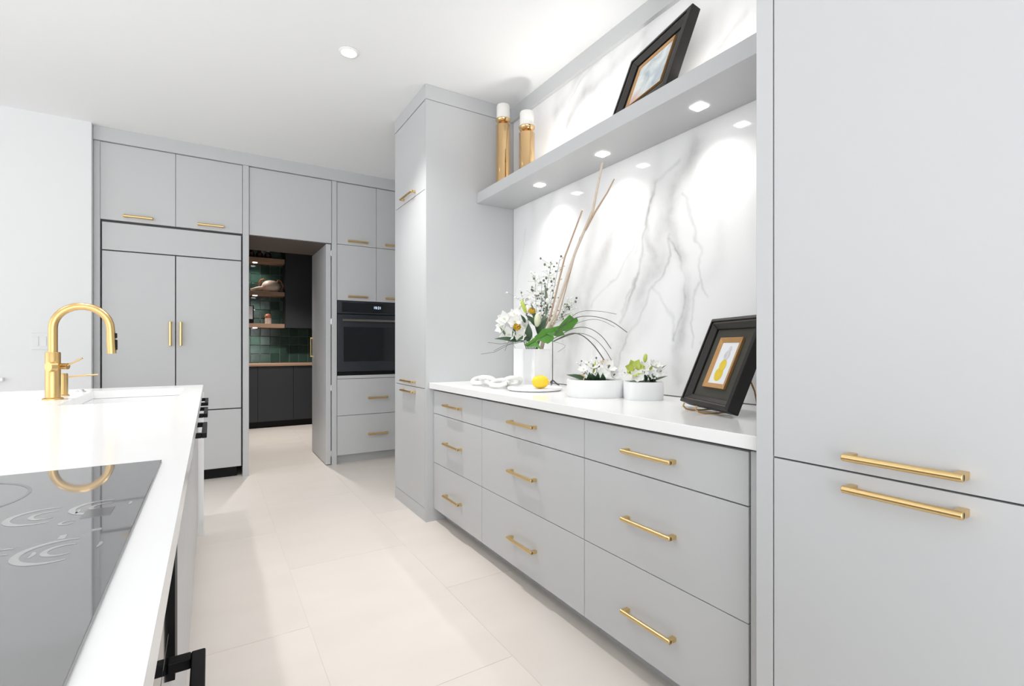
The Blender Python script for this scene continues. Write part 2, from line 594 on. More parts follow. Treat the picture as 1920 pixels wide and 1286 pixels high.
# ------------------------------------------------------------------ marble backsplash with its vein map
def marble_slab():
    y0, y1, z0, z1 = 0.742, 3.004, 0.918, 2.772
    ny, nz_ = 440, 360
    ys = np.linspace(y0, y1, ny)
    zs = np.linspace(z0, z1, nz_)
    Yg, Zg = np.meshgrid(ys, zs)
    rng = np.random.RandomState(3)

    def noise(scale, seed):
        r = np.random.RandomState(seed)
        out = np.zeros_like(Yg)
        for _ in range(14):
            a = r.uniform(0, 2 * np.pi)
            k = scale * r.uniform(0.5, 1.6)
            out += np.sin(k * (Yg * np.cos(a) + Zg * np.sin(a)) * 2 * np.pi + r.uniform(0, 6.28))
        return out / 14 ** 0.5

    wy = Yg + 0.016 * noise(2.2, 1) + 0.007 * noise(7, 2) + 0.0025 * noise(25, 5)
    wz = Zg + 0.016 * noise(2.2, 3) + 0.007 * noise(7, 4)
    veins = [  # (strength, half width, points)
        (0.30, 0.062, [(1.452, 2.037), (1.567, 1.911), (1.592, 1.790), (1.628, 1.682), (1.685, 1.547), (1.766, 1.409), (1.836, 1.289), (1.906, 1.150), (1.954, 1.034)]),
        (0.55, 0.008, [(1.536, 2.038), (1.671, 1.967), (1.726, 1.862), (1.748, 1.718), (1.755, 1.611), (1.795, 1.507), (1.882, 1.362), (1.930, 1.279)]),
        (0.22, 0.022, [(1.688, 1.958), (1.733, 1.823), (1.730, 1.715), (1.698, 1.602)]),
        (0.50, 0.007, [(1.567, 1.683), (1.605, 1.562), (1.678, 1.462), (1.758, 1.340), (1.851, 1.234), (1.910, 1.107), (1.946, 1.005)]),
        (0.24, 0.030, [(1.548, 1.906), (1.554, 1.756), (1.536, 1.601), (1.505, 1.497), (1.490, 1.372), (1.502, 1.249), (1.526, 1.125), (1.536, 1.000)]),
        (0.42, 0.006, [(1.570, 1.658), (1.523, 1.524), (1.502, 1.410), (1.523, 1.300), (1.551, 1.175)]),
        (0.50, 0.006, [(1.493, 1.866), (1.435, 1.705), (1.421, 1.570), (1.413, 1.497), (1.377, 1.398)]),
        (0.42, 0.006, [(1.421, 1.474), (1.452, 1.381), (1.449, 1.271), (1.435, 1.150)]),
        (0.40, 0.008, [(1.685, 1.454), (1.605, 1.343), (1.564, 1.277), (1.548, 1.175)]),
        (0.40, 0.006, [(1.795, 1.700), (1.906, 1.572), (2.043, 1.463), (2.146, 1.381)]),
        (0.36, 0.007, [(1.799, 1.508), (1.882, 1.405), (1.922, 1.322)]),
        (0.30, 0.006, [(1.813, 1.626), (1.777, 1.696), (1.791, 1.754)]),
        (0.20, 0.012, [(2.846, 1.970), (2.915, 1.719), (2.965, 1.496)]),
        (0.30, 0.006, [(1.329, 1.960), (1.369, 1.903), (1.401, 1.812)]),
        (0.26, 0.007, [(1.390, 1.174), (1.270, 1.037), (1.193, 0.975)]),
        (0.16, 0.05, [(2.100, 1.848), (2.217, 1.621), (2.291, 1.439)]),
        (0.18, 0.04, [(1.971, 1.791), (2.100, 1.544), (2.193, 1.368)]),
        (0.24, 0.03, [(1.741, 2.742), (1.971, 2.665), (2.193, 2.648), (2.394, 2.506)]),
        (0.20, 0.04, [(1.971, 2.869), (2.217, 2.784), (2.504, 2.633)]),
        (0.35, 0.008, [(2.013, 2.789), (2.231, 2.728), (2.368, 2.644)]),
        (0.22, 0.02, [(1.193, 2.529), (1.316, 2.440), (1.424, 2.376)]),
        (0.30, 0.007, [(1.216, 2.454), (1.290, 2.404), (1.329, 2.331)]),
    ]
    val = np.zeros_like(Yg)
    br = 0.72 + 0.28 * noise(4, 9)
    for s, w, pts in veins:
        d = np.full_like(Yg, 9.0)
        for (ay, az), (by, bz) in zip(pts[:-1], pts[1:]):
            ey, ez = by - ay, bz - az
            t = np.clip(((wy - ay) * ey + (wz - az) * ez) / (ey * ey + ez * ez + 1e-9), 0, 1)
            d = np.minimum(d, np.hypot(wy - ay - t * ey, wz - az - t * ez))
        val = val + (1.45 if w > 0.015 else 0.82) * s * np.exp(-(d / w) ** 2) * np.clip(br, 0.2, 1.3)
    # faint slanting clouding in the stone
    diag = Yg * 0.9 + Zg * 0.35
    cl = np.sin(diag * 26 + 2.0 * noise(1.5, 11)) * 0.5 + 0.5
    val += 0.14 * cl ** 3 * np.clip(0.6 + 0.5 * noise(1.2, 12), 0, 1)
    val = np.clip(val, 0, 1)
    x = XW
    V = np.stack([np.full(Yg.size, x), Yg.ravel(), Zg.ravel()], 1)
    idx = np.arange(Yg.size).reshape(Yg.shape)
    F = np.stack([idx[:-1, :-1], idx[1:, :-1], idx[1:, 1:], idx[:-1, 1:]], -1).reshape(-1, 4)
    n = len(V)
    # back and rim of the 18 mm slab
    Vb = [(x + 0.018, y0, z0), (x + 0.018, y1, z0), (x + 0.018, y1, z1), (x + 0.018, y0, z1)]
    c = [idx[0, 0], idx[0, -1], idx[-1, -1], idx[-1, 0]]
    rim = [[n, n + 1, n + 2, n + 3]] + [[c[i], c[(i + 1) % 4], n + (i + 1) % 4, n + i] for i in range(4)]
    me = bpy.data.meshes.new('marble_backsplash')
    V = np.concatenate([V, np.array(Vb)])
    Fa = np.concatenate([F, np.array(rim)])
    me.vertices.add(len(V))
    me.vertices.foreach_set('co', V.ravel())
    me.loops.add(Fa.size)
    me.loops.foreach_set('vertex_index', Fa.ravel().astype(np.int32))
    me.polygons.add(len(Fa))
    me.polygons.foreach_set('loop_start', np.arange(0, Fa.size, 4, dtype=np.int32))
    me.update(calc_edges=True)
    at = me.attributes.new('vein', 'FLOAT', 'POINT')
    at.data.foreach_set('value', np.concatenate([val.ravel(), np.zeros(4)]).astype(np.float32))
    me.materials.append(M['marble'])
    o = bpy.data.objects.new('marble_backsplash', me)
    COL.objects.link(o)
    return tag(o, 'polished white marble backsplash slab with grey veins above the drawer counter', 'backsplash')


marble_slab()

# ------------------------------------------------------------------ far wall of cabinets
# refrigerator with panelled doors
fr = thing('panelled_refrigerator', (-0.25, 5.25, 0), 'wide built-in refrigerator with grey panelled double doors and bottom freezer drawer', 'refrigerator')
FL, FR = -0.735, 0.238
bx(FL, FR, 4.96, 5.64, 0.09, 2.148).build('body', 'carcass', fr)
bx(FL + 0.01, FR - 0.01, YB, 4.958, 1.916, 2.132).build('grille_panel', 'paint', fr, bevel=0.001)
for x0, x1, hx in ((FL + 0.01, -0.254, -0.285), (-0.246, FR - 0.01, -0.213)):
    d = bx(x0, x1, YB, 4.958, 0.612, 1.906).build('door', 'paint', fr, bevel=0.001)
    handle_y(d, YB, hx, 1.258, 0.2, vertical=True)
bx(FL + 0.01, FR - 0.01, YB, 4.958, 0.095, 0.602).build('freezer_drawer', 'paint', fr, bevel=0.001)
bx(FL + 0.005, FR - 0.04, 4.99, 5.05, 0.0, 0.09).build('toe_grille', 'black', fr)

# tall filler panels (full height)
tag(bx(-0.776, FL - 0.002, YB, 5.64, 0, 2.76).build('end_panel', 'paint', bevel=0.001),
    'narrow grey end panel between the white wall and the refrigerator', 'panel')
tag(bx(0.241, 0.289, YB - 0.012, 5.64, 0, 2.76).build('end_panel', 'paint', bevel=0.001),
    'narrow grey upright panel between the refrigerator and the pantry opening', 'panel')
tag(bx(0.999, 1.044, YB - 0.004, 5.64, 0, 2.76).build('end_panel', 'paint', bevel=0.001),
    'narrow grey upright panel carrying the open pantry door, left of the oven', 'panel')

# cupboard above the refrigerator
uc = thing('upper_cabinet', (-0.25, 5.25, 2.15), 'grey two-door cupboard above the refrigerator', 'cabinet')
bx(FL, FR, 4.96, 5.64, 2.15, 2.76).build('body', 'carcass', uc)
for x0, x1, hc in ((FL, -0.25 - G, -0.497), (-0.25 + G, FR, 0.0)):
    d = bx(x0, x1, YB, 4.958, 2.153, 2.758).build('door', 'paint', uc, bevel=0.001)
    handle_y(d, YB, hc, 2.192, 0.19)

# fixed panel above the pantry opening
hp = thing('header_panel', (0.64, 5.25, 2.15), 'plain grey panel closing the space above the pantry opening', 'panel')
bx(0.291, 0.997, 4.96, 5.66, 2.156, 2.76).build('body', 'paint', hp)
bx(0.293, 0.995, YB, 4.958, 2.153, 2.757).build('front', 'paint', hp, bevel=0.001)
bx(0.2915, 0.9965, 4.96, 5.66, 2.148, 2.1555).build('soffit_board', 'soffit', hp)  # thin sheet coloured darker and browner than the grey header

# the open pantry door
pd = thing('pantry_door', (0.996, 4.95, 0), 'tall grey pantry door swung open ninety degrees into the dark room', 'door')
dl_ = bx(0.948, 0.992, 4.952, 5.715, 0.008, 2.145).build('door_leaf', 'paint', pd, bevel=0.0015)
b = MB()
b.tube([(0.925, 5.66, 1.04), (0.925, 5.66, 1.25)], 0.006, 10)
b.box(0.925, 0.948, 5.654, 5.666, 1.04, 1.052).box(0.925, 0.948, 5.654, 5.666, 1.238, 1.25)
b.build('handle', 'brass', pd, smooth=True)
for z in (0.114, 0.751, 1.394, 2.057):
    MB().tube([(0.9955, 4.942, z - 0.03), (0.9955, 4.942, z + 0.03)], 0.0035, 10).box(0.985, 0.996, 4.9455, 4.952, z - 0.022, z + 0.022) \
        .build('hinge', 'hinge', pd, smooth=True)

# oven tower
ot = thing('oven_cabinet', (1.43, 5.25, 0), 'grey tall cabinet housing the black wall oven', 'cabinet')
OL, OR, OM = 1.0465, 1.815, 1.4305
b = MB().box(OL, OR, 5.0, 5.64, 0, 0.085)
b.build('toe_kick', 'paint', ot)
MB().box(OL, OR, 4.965, 5.64, 0.087, 0.86).box(OL, OR, 4.965, 5.64, 1.604, 2.757).box(OL, OR, 5.60, 5.64, 0.86, 1.604) \
    .box(OL, OL + 0.012, 4.965, 5.60, 0.86, 1.604).box(OR - 0.012, OR, 4.965, 5.60, 0.86, 1.604).build('body', 'carcass', ot)
bx(OL + G, OR, YB, 4.963, 0.836, 0.866).build('rail', 'paint', ot, bevel=0.001)
for z0, z1, hz in ((0.088, 0.471, 0.273), (0.475, 0.832, 0.636)):
    d = bx(OL + G, OR, YB, 4.963, z0, z1).build('drawer', 'paint', ot, bevel=0.001)
    handle_y(d, YB, 1.446, hz, 0.2)
for x0, x1, hc in ((OL + G, OM - G, 1.245), (OM + G, OR, 1.617)):
    for z0, z1, hz in ((1.606, 2.151, 1.645), (2.155, 2.757, 2.191)):
        d = bx(x0, x1, YB, 4.963, z0, z1).build('door', 'paint', ot, bevel=0.001)
        handle_y(d, YB, hc, hz, 0.19)
tag(bx(OR + 0.002, XW + 0.018, YB, 5.64, 0, 2.76).build('filler_strip', 'paint'), 'grey filler strip between the oven cabinet and the right wall', 'panel')

# wall oven
ov = thing('wall_oven', (1.43, 5.2, 0.87), 'black built-in wall oven with glass door and lit clock', 'oven')
A, B_ = OL + 0.014, OR - 0.014
bx(A, B_, 4.97, 5.55, 0.868, 1.596).build('body', 'black', ov)
cp = bx(A - 0.010, B_ + 0.01, YB - 0.004, 4.968, 1.476, 1.60).build('control_panel', 'ovensteel', ov, bevel=0.002)
bx(A + 0.032, B_ - 0.032, YB - 0.006, YB - 0.0042, 1.492, 1.586).build('glass_strip', 'blackglass', cp)
fc = bpy.data.curves.new('clock', 'FONT')
fc.body = '10:21'
fc.size = 0.036
fc.align_x = 'CENTER'
fc.align_y = 'CENTER'
fo = bpy.data.objects.new('tmp_clock', fc)
COL.objects.link(fo)
bpy.context.view_layer.update()
dg = bpy.context.evaluated_depsgraph_get()
tme = bpy.data.meshes.new_from_object(fo.evaluated_get(dg))
bpy.data.objects.remove(fo)
tme.materials.clear()
tme.materials.append(M['digits'])
tme.name = 'clock_digits'
tme.transform(Matrix.Translation(Vector((1.44, YB - 0.0068, 1.543)) - wloc(cp)) @ Matrix.Rotation(math.pi / 2, 4, 'X'))
td = bpy.data.objects.new('clock_digits', tme)
COL.objects.link(td)
td.parent = cp
od = MB().box(A - 0.010, B_ + 0.01, YB - 0.014, 4.968, 0.905, 1.468).build('oven_door', 'ovensteel', ov, bevel=0.002)
bx(A + 0.045, B_ - 0.045, YB - 0.016, YB - 0.0142, 1.005, 1.345).build('window', 'blackglass', od)
b = MB().tube([(A + 0.03, YB - 0.055, 1.41), (B_ - 0.03, YB - 0.055, 1.41)], 0.012, 14)
for x in (A + 0.045, B_ - 0.045):
    b.box(x - 0.01, x + 0.01, YB - 0.055, YB - 0.0142, 1.40, 1.42)
b.build('handle', 'ovenbar', od, smooth=True)
bx(A - 0.008, B_ + 0.008, YB + 0.003, 4.968, 0.868, 0.90).build('vent_strip', 'black', ov)

# ------------------------------------------------------------------ right run: pantry tower
tw = thing('pantry_tower', (1.53, 3.32, 0), 'tall grey pantry cabinet reaching the ceiling beside the drawer counter', 'cabinet')
T0, T1 = 3.006, 3.633
bx(XF + 0.024, XW + 0.018, T0 + 0.022, T1 - 0.02, 0.0, 2.77).build('body', 'carcass', tw)
bx(XF, XW, T0, T0 + 0.021, 0, 2.772).build('side_panel', 'paint', tw, bevel=0.001)
bx(XF, XW + 0.018, T1 - 0.019, T1, 0, 2.772).build('side_panel', 'paint', tw, bevel=0.001)
bx(XF, XF + 0.022, T0 + 0.023, T1 - 0.021, 0, 0.085).build('plinth', 'paint', tw, bevel=0.001)
D0, D1 = T0 + 0.023, T1 - 0.021
for z0, z1, hz in ((0.088, 0.872, 0.837), (0.876, 2.184, 0.907), (2.188, 2.770, 2.216)):
    d = bx(XF, XF + 0.022, D0, D1, z0, z1).build('door', 'paint', tw, bevel=0.001)
    handle_x(d, XF, 3.312, hz, 0.24)
MB().box(XF - 0.004, XW + 0.018, T0 - 0.004, T1 + 0.004, 2.774, CEIL - 0.001).build('crown', 'paint', tw, bevel=0.001)

# ------------------------------------------------------------------ drawer bases and countertop
STK = [(2.331, 3.004, 'farthest', 2.685), (1.480, 2.331, 'middle', 1.915), (0.790, 1.480, 'nearest', 1.142)]
LAB = {'farthest': 'grey three-drawer base unit farthest away, against the pantry tower',
       'middle': 'widest grey three-drawer base unit, in the middle of the run',
       'nearest': 'grey three-drawer base unit nearest the tall right-hand cabinet'}
for y0, y1, w, hc in STK:
    k = thing('drawer_unit', (1.55, (y0 + y1) / 2, 0), LAB[w], 'cabinet', 'three-drawer base units along the right wall')
    bx(XD + 0.024, XW, y0 + 0.001, y1 - 0.001, 0.085, 0.872).build('body', 'carcass', k)
    bx(XD + 0.085, XD + 0.105, y0 + 0.001, y1 - 0.001, 0.0, 0.084).build('toe_kick', 'paint', k)
    for z0, z1, hz in ((0.088, 0.389, 0.225), (0.392, 0.710, 0.548), (0.714, 0.862, 0.786)):
        d = bx(XD, XD + 0.022, y0 + G, y1 - G, z0, z1).build('drawer', 'paint', k, bevel=0.001)
        handle_x(d, XD, hc, hz, 0.215)
tag(bx(XD + 0.004, XD + 0.03, 0.739, 0.788, 0.0, 0.865).build('filler_strip', 'paint', bevel=0.001),
    'narrow grey filler strip between the nearest drawers and the tall cabinet', 'panel')
tag(bx(1.22, XW - 0.001, 0.739, 3.005, 0.876, 0.914).build('countertop', 'quartz', bevel=0.002),
    'white quartz countertop on the drawer units along the right wall', 'countertop')

# ------------------------------------------------------------------ tall cabinet at the right edge
tc = thing('tall_cabinet', (1.53, 0.2, 0), 'tall grey cabinet filling the right edge, two long brass handles at its centre seam', 'cabinet')
bx(XF, XW + 0.018, 0.694, 0.737, 0, 2.866).build('side_panel', 'paint', tc, bevel=0.001)
bx(XF + 0.024, XW + 0.018, -0.1, 0.693, 0.0, 2.866).build('body', 'carcass', tc)
for z0, z1, hz in ((0.02, 0.8725, 0.842), (0.8765, 2.86, 0.911)):
    d = bx(XF, XF + 0.022, -0.09, 0.6905, z0, z1).build('door', 'paint', tc, bevel=0.001)
    handle_x(d, XF, 0.421, hz, 0.2, r=0.008, proj=0.042)

# ------------------------------------------------------------------ floating shelf
sh = thing('floating_shelf', (1.72, 1.87, 2.145), 'thick grey floating shelf with three small square lights beneath, across the marble', 'shelf')
bx(1.572, XW - 0.001, 0.739, 3.004, 2.145, 2.215).build('board', 'paint', sh, bevel=0.001)
for y in PUCK_Y:
    b = MB().box(1.722 - 0.026, 1.722 + 0.026, y - 0.026, y + 0.026, 2.141, 2.1445)
    b.build('puck_light', 'lamp_small', sh)
    MB().lathe([(0.001, 0), (0.026, 0), (0.026, 0.004), (0.001, 0.004)], (1.722, y, 2.2155), 20).build('uplight', 'lamp_small', sh)

# ------------------------------------------------------------------ candles on the shelf
def candle(x, y, z, hb, hc_, label):
    t = thing('candle_holder', (x, y, z), label, 'candle holder', 'brass candle holders on the shelf')
    r = 0.050
    MB().lathe([(r, 0), (r, hb), (r - 0.002, hb + 0.003), (0.016, hb + 0.004), (0.013, hb + 0.008), (0.020, hb + 0.012), (0.044, hb + 0.024), (0.052, hb + 0.036),
                (0.052, hb + 0.043), (0.044, hb + 0.043)], (x, y, z), 40).build('stand', 'bronze', t, smooth=True)
    c = thing('pillar_candle', (x, y, z + hb + 0.044), 'short white pillar candle on the ' + label.split(' ')[0] + ' brass holder', 'candle',
              'white pillar candles on the shelf')
    zz = z + hb + 0.044
    MB().lathe([(0.044, 0), (0.045, 0.002), (0.045, hc_ - 0.008), (0.042, hc_ - 0.002), (0.036, hc_), (0.004, hc_ - 0.003)], (x, y, zz), 36).build('wax', 'wax', c, smooth=True)
    MB().tube([(x, y, zz + hc_ - 0.004), (x + 0.001, y, zz + hc_ + 0.008)], 0.0012, 6).build('wick', 'wick', c)


candle(1.70, 2.862, 2.217, 0.440, 0.098, 'taller brass cylinder candle holder beside the pantry tower')
candle(1.715, 2.592, 2.217, 0.290, 0.095, 'shorter brass cylinder candle holder nearer the middle of the shelf')

# ------------------------------------------------------------------ picture frames
def picture_frame(label, w, h, rail, mat_w, fil, depth, art_fn, matname):
    """front face in the local x-z plane, y into the back; origin bottom centre of the face"""
    t = thing('picture_frame', (0, 0, 0), label, 'picture frame')
    def ring(x0, x1, z0, z1, wd, ya, yb, slope=0.0):
        b = MB()
        o = [(x0, z0), (x1, z0), (x1, z1), (x0, z1)]
        i = [(x0 + wd, z0 + wd), (x1 - wd, z0 + wd), (x1 - wd, z1 - wd), (x0 + wd, z1 - wd)]
        for k in range(4):
            k2 = (k + 1) % 4
            q = [o[k], o[k2], i[k2], i[k]]
            vs = [(q[0][0], ya, q[0][1]), (q[1][0], ya, q[1][1]), (q[2][0], ya + slope, q[2][1]), (q[3][0], ya + slope, q[3][1])]
            vs += [(p[0], yb, p[1]) for p in q]
            b.add(vs, [(0, 1, 2, 3), (7, 6, 5, 4), (0, 4, 5, 1), (1, 5, 6, 2), (2, 6, 7, 3), (3, 7, 4, 0)])
        return b
    H = w / 2
    ring(-H, H, 0, h, rail * 0.35, 0.0, depth, -0.004).build('outer_moulding', 'frame', t, bevel=0.002)
    ring(-H + rail * 0.35, H - rail * 0.35, rail * 0.35, h - rail * 0.35, rail * 0.16, 0.004, depth, 0.0).build('edge_bead', 'frame_edge', t, bevel=0.001)
    ring(-H + rail * 0.51, H - rail * 0.51, rail * 0.51, h - rail * 0.51, rail * 0.49, 0.002, depth * 0.8, 0.014).build('inner_moulding', 'frame', t, bevel=0.0015)
    a = rail
    bx(-H + a - 0.002, H - a + 0.002, 0.024, 0.028, a - 0.002, h - a + 0.002).build('mat_board', matname, t)
    m_ = a + mat_w[0]
    n_ = a + mat_w[1]
    xm0, xm1, zm0, zm1 = -H + m_, H - m_, n_, h - n_
    ring(xm0, xm1, zm0, zm1, fil, 0.014, 0.0238, 0.005).build('gold_fillet', 'framegold', t, bevel=0.001)
    art = bx(xm0 + fil, xm1 - fil, 0.021, 0.0236, zm0 + fil, zm1 - fil).build('painting', art_fn, t)
    return t, (xm0 + fil, xm1 - fil, zm0 + fil, zm1 - fil), art


def place(t, base, u, lean):
    """u: direction of local x in plan; lean: backward tilt"""
    u = Vector((u[0], u[1], 0)).normalized()
    back0 = Vector((-u.y, u.x, 0))
    z = Vector((0, 0, 1)) * math.cos(lean) + back0 * math.sin(lean)
    y = back0 * math.cos(lean) - Vector((0, 0, 1)) * math.sin(lean)
    m = Matrix((u, y, z)).transposed().to_4x4()
    m.translation = Vector(base)
    t.matrix_world = m


f1, r1, a1 = picture_frame('dark framed pale abstract painting leaning on the high floating shelf', 0.450, 0.400, 0.062, (0.030, 0.020), 0.014, 0.045, 'art', 'matboard')
place(f1, (1.643, 1.600, 2.2335), (math.sin(math.radians(-11.1)), -math.cos(math.radians(-11.1))), math.radians(20.6))
f2, r2, a2 = picture_frame('dark framed lemon still life on a wire easel, counter by the tall cabinet', 0.325, 0.351, 0.040, (0.0515, 0.036), 0.019, 0.045, 'paper', 'matboard')
x0, x1, z0, z1 = r2
cx = (x0 + x1) / 2
def disc(cx_, cz_, rx, rz, y, n=20):
    return [(cx_ + rx * math.cos(2 * math.pi * k / n), y, cz_ + rz * math.sin(2 * math.pi * k / n)) for k in range(n)]
def flat(pts, d=0.0006):
    n = len(pts)
    return MB().add(pts + [(x, y + d, z) for x, y, z in pts], [tuple(range(n)), tuple(reversed(range(n, 2 * n)))] + [(i, n + i, n + (i + 1) % n, (i + 1) % n) for i in range(n)])
flat(disc(cx - 0.004, z0 + 0.036, 0.025, 0.027, 0.0204)).build('painted_lemon', 'lemonpaint', a2)
flat(disc(cx + 0.002, z0 + 0.070, 0.020, 0.024, 0.0199)).build('painted_lemon', 'lemonpaint', a2)
flat(disc(cx + 0.004, z0 + 0.110, 0.017, 0.020, 0.0204)).build('painted_jug', 'greypaint', a2)
flat(disc(cx + 0.010, z0 + 0.134, 0.008, 0.013, 0.0199)).build('painted_jug', 'greypaint', a2)
uu = Vector((math.sin(math.radians(-24)), -math.cos(math.radians(-24)), 0))
mid = Vector((1.517, 1.151, 0.932)) + uu * 0.010
place(f2, (mid.x, mid.y, 0.937), (uu.x, uu.y), math.radians(22.8))

# wire easel under the lower frame
ez = thing('wire_easel', (mid.x, mid.y, 0.914), 'small scrolled bronze wire easel holding the lemon picture on the counter', 'easel')
back = Vector((-uu.y, uu.x, 0))
b = MB()
for s in (-1, 1):
    p = mid + uu * (0.045 * s + 0.02)
    z = Vector((0, 0, 1))
    g = Vector((p.x, p.y, 0.914))
    pts = [g - back * 0.052 + z * 0.030, g - back * 0.056 + z * 0.020, g - back * 0.045 + z * 0.008, g - back * 0.02 + z * 0.0032,
           g + back * 0.02 + z * 0.0032, g + back * 0.075 + z * 0.006, g + back * 0.12 + z * 0.10, g + back * 0.145 + z * 0.19]
    b.tube(pts, 0.003, 8)
b.build('front_hooks', 'gold_dark', ez, smooth=True)
g = Vector((mid.x, mid.y, 0.914))
top = g + uu * 0.02 + back * 0.147 + Vector((0, 0, 0.19))
MB().tube([top - uu * 0.047, top + uu * 0.047], 0.003, 8).build('cross_bar', 'gold_dark', ez, smooth=True)
foot = g + uu * 0.10 + back * 0.16 + Vector((0, 0, 0.0035))
MB().tube([top, top * 0.4 + foot * 0.6 + back * 0.01, foot, foot + back * 0.012 + Vector((0, 0, 0.008))], 0.003, 8).build('back_leg', 'gold_dark', ez, smooth=True)

# ------------------------------------------------------------------ things on the right counter
CT = 0.914
# chain of chunky white links
lk = thing('link_ornament', (1.42, 2.5, CT), 'white stone chain of chunky links lying on the counter by the tower', 'ornament')
def link(c, ang, tilt, L, W, r, name='link'):
    pts = []
    R = Matrix.Rotation(ang, 3, 'Z') @ Matrix.Rotation(tilt, 3, 'X')
    n = 26
    for k in range(n + 1):
        w = 2 * math.pi * k / n
        p = Vector((L * math.copysign(abs(math.cos(w)) ** 0.8, math.cos(w)), W * math.copysign(abs(math.sin(w)) ** 0.8, math.sin(w)), 0))
        pts.append(Vector(c) + R @ p)
    return MB().tube(pts, r, 10, caps=False)
link((1.405, 2.63, CT + 0.030), math.radians(-62), math.radians(22), 0.056, 0.038, 0.0135).build('link', 'linkwhite', lk, smooth=True)
link((1.395, 2.52, CT + 0.036), math.radians(-75), math.radians(-38), 0.056, 0.034, 0.0135).build('link', 'linkwhite', lk, smooth=True)
link((1.400, 2.40, CT + 0.030), math.radians(-80), math.radians(20), 0.058, 0.038, 0.0135).build('link', 'linkwhite', lk, smooth=True)
link((1.465, 2.365, CT + 0.038), math.radians(-10), math.radians(-42), 0.050, 0.034, 0.013).build('link', 'linkwhite', lk, smooth=True)

tr = tag(MB().lathe([(0.001, 0.0), (0.135, 0.0), (0.147, 0.006), (0.150, 0.017), (0.146, 0.017), (0.141, 0.010), (0.001, 0.009)], (1.50, 2.19, CT), 56)
         .build('round_tray', 'ceramic', smooth=True), 'low round white tray under the lemon on the counter', 'tray')
lm = thing('lemon', (1.522, 2.168, CT + 0.0095), 'single yellow lemon lying on the white tray', 'lemon')
b = MB()
prof = []
for i in range(15):
    t = math.pi * i / 14
    rr = 0.036 * math.sin(t) ** 0.85 if 0 < i < 14 else 0.001
    xx = -0.046 * math.cos(t)
    if i in (1, 13):
        rr *= 0.55
    prof.append((max(rr, 0.001), xx))
b.lathe(prof, (0, 0, 0), 24)
Rm = Matrix.Rotation(math.radians(-31), 3, 'Z') @ Matrix.Rotation(math.radians(90), 3, 'Y')
b.v = [tuple(Rm @ Vector(p) + Vector((1.522, 2.168, CT + 0.0455))) for p in b.v]
b.build('fruit', 'lemon', lm, smooth=True)
vtip = Rm @ Vector((0, 0, 0.047)) + Vector((1.522, 2.168, CT + 0.0455))
MB().blob(vtip, (0.005, 0.005, 0.004)).build('tip', 'lemon', lm, smooth=True)

# vase: open rectangular white vessel
vs_ = MB()
VX0, VX1, VY0, VY1, VZ = 1.600, 1.715, 2.340, 2.570, 1.136
t_ = 0.008
vs_.box(VX0, VX1, VY0, VY1, CT, CT + 0.012)
vs_.box(VX0, VX0 + t_, VY0, VY1, CT + 0.012, VZ).box(VX1 - t_, VX1, VY0, VY1, CT + 0.012, VZ)
vs_.box(VX0 + t_, VX1 - t_, VY0, VY0 + t_, CT + 0.012, VZ).box(VX0 + t_, VX1 - t_, VY1 - t_, VY1, CT + 0.012, VZ)
tag(vs_.build('flower_vase', 'ceramic', bevel=0.002), 'tall rectangular white vase holding the large flower arrangement', 'vase')

# dark slim stand behind the lemon
st = thing('rod_stand', (1.765, 2.385, CT), 'thin dark metal rod on a small three-footed base right of the vase', 'stand')
sx, sy = 1.765, 2.385
MB().tube([(sx, sy, CT + 0.02), (sx, sy, CT + 0.30)], 0.0025, 8).build('rod', 'grass', st, smooth=True)
b = MB()
for a in (-20, 100, 220):
    w = math.radians(a)
    b.tube([(sx, sy, CT + 0.034), (sx + 0.03 * math.cos(w), sy + 0.03 * math.sin(w), CT + 0.008), (sx + 0.042 * math.cos(w), sy + 0.042 * math.sin(w), CT + 0.004)], 0.004, 8)
b.build('base', 'bronze_dark' if 'bronze_dark' in M else 'seed', st, smooth=True)

# ------------------------------------------------------------------ flowers
def rot_root(name, loc, label, cat):
    t = thing(name, (0, 0, 0), label, cat)
    return t
def finish(t, loc):
    t.location = loc
    t.rotation_euler = (0, 0, -YAW)
def dirm(d):
    """rotation taking +z to d"""
    return Vector((0, 0, 1)).rotation_difference(Vector(d).normalized()).to_matrix()
def bloom(parent, c, d, R, m='petal', n=6, center='petalgreen', name='lily_bloom', open_=0.75):
    b = MB()
    q = dirm(d)
    c = Vector(c)
    for k in range(n):
        w = 2 * math.pi * k / n + random.uniform(-.15, .15)
        tip = q @ Vector((math.cos(w) * R * open_, math.sin(w) * R * open_, R * (0.55 + 0.15 * (k % 2))))
        up = q @ Vector((-math.cos(w) * 0.6, -math.sin(w) * 0.6, 1))
        b.leaf(c, c + tip, R * 0.42, up, curl=-0.18, thick=0.0012)
    o = b.build(name, m, parent, smooth=True)
    if center:
        b2 = MB().blob(c + q @ Vector((0, 0, R * 0.28)), (R * 0.11, R * 0.11, R * 0.26), q, 8, 6)
        b2.build('flower_center', center, o, smooth=True)
    return o
def bud(parent, c, d, r, L, m, name='flower_bud'):
    q = dirm(d)
    return MB().blob(c, (r, r, L / 2), q, 10, 8).build(name, m, parent, smooth=True)
def rose(parent, c, d, R, m):
    q = dirm(d)
    c = Vector(c)
    b = MB()
    for ring_, (n, rr, h) in enumerate(((3, 0.35, 0.95), (4, 0.6, 0.9), (5, 0.85, 0.7))):
        for k in range(n):
            w = 2 * math.pi * k / n + ring_ * 0.5
            o = Vector((math.cos(w), math.sin(w), 0))
            b.leaf(c + q @ (o * R * 0.1), c + q @ (o * R * rr + Vector((0, 0, R * 1.5 * h))), R * (0.45 + 0.15 * ring_), q @ (-o + Vector((0, 0, 0.3))), curl=-0.22, thick=0.0012)
    return b.build('rose_bloom', m, parent, smooth=True)
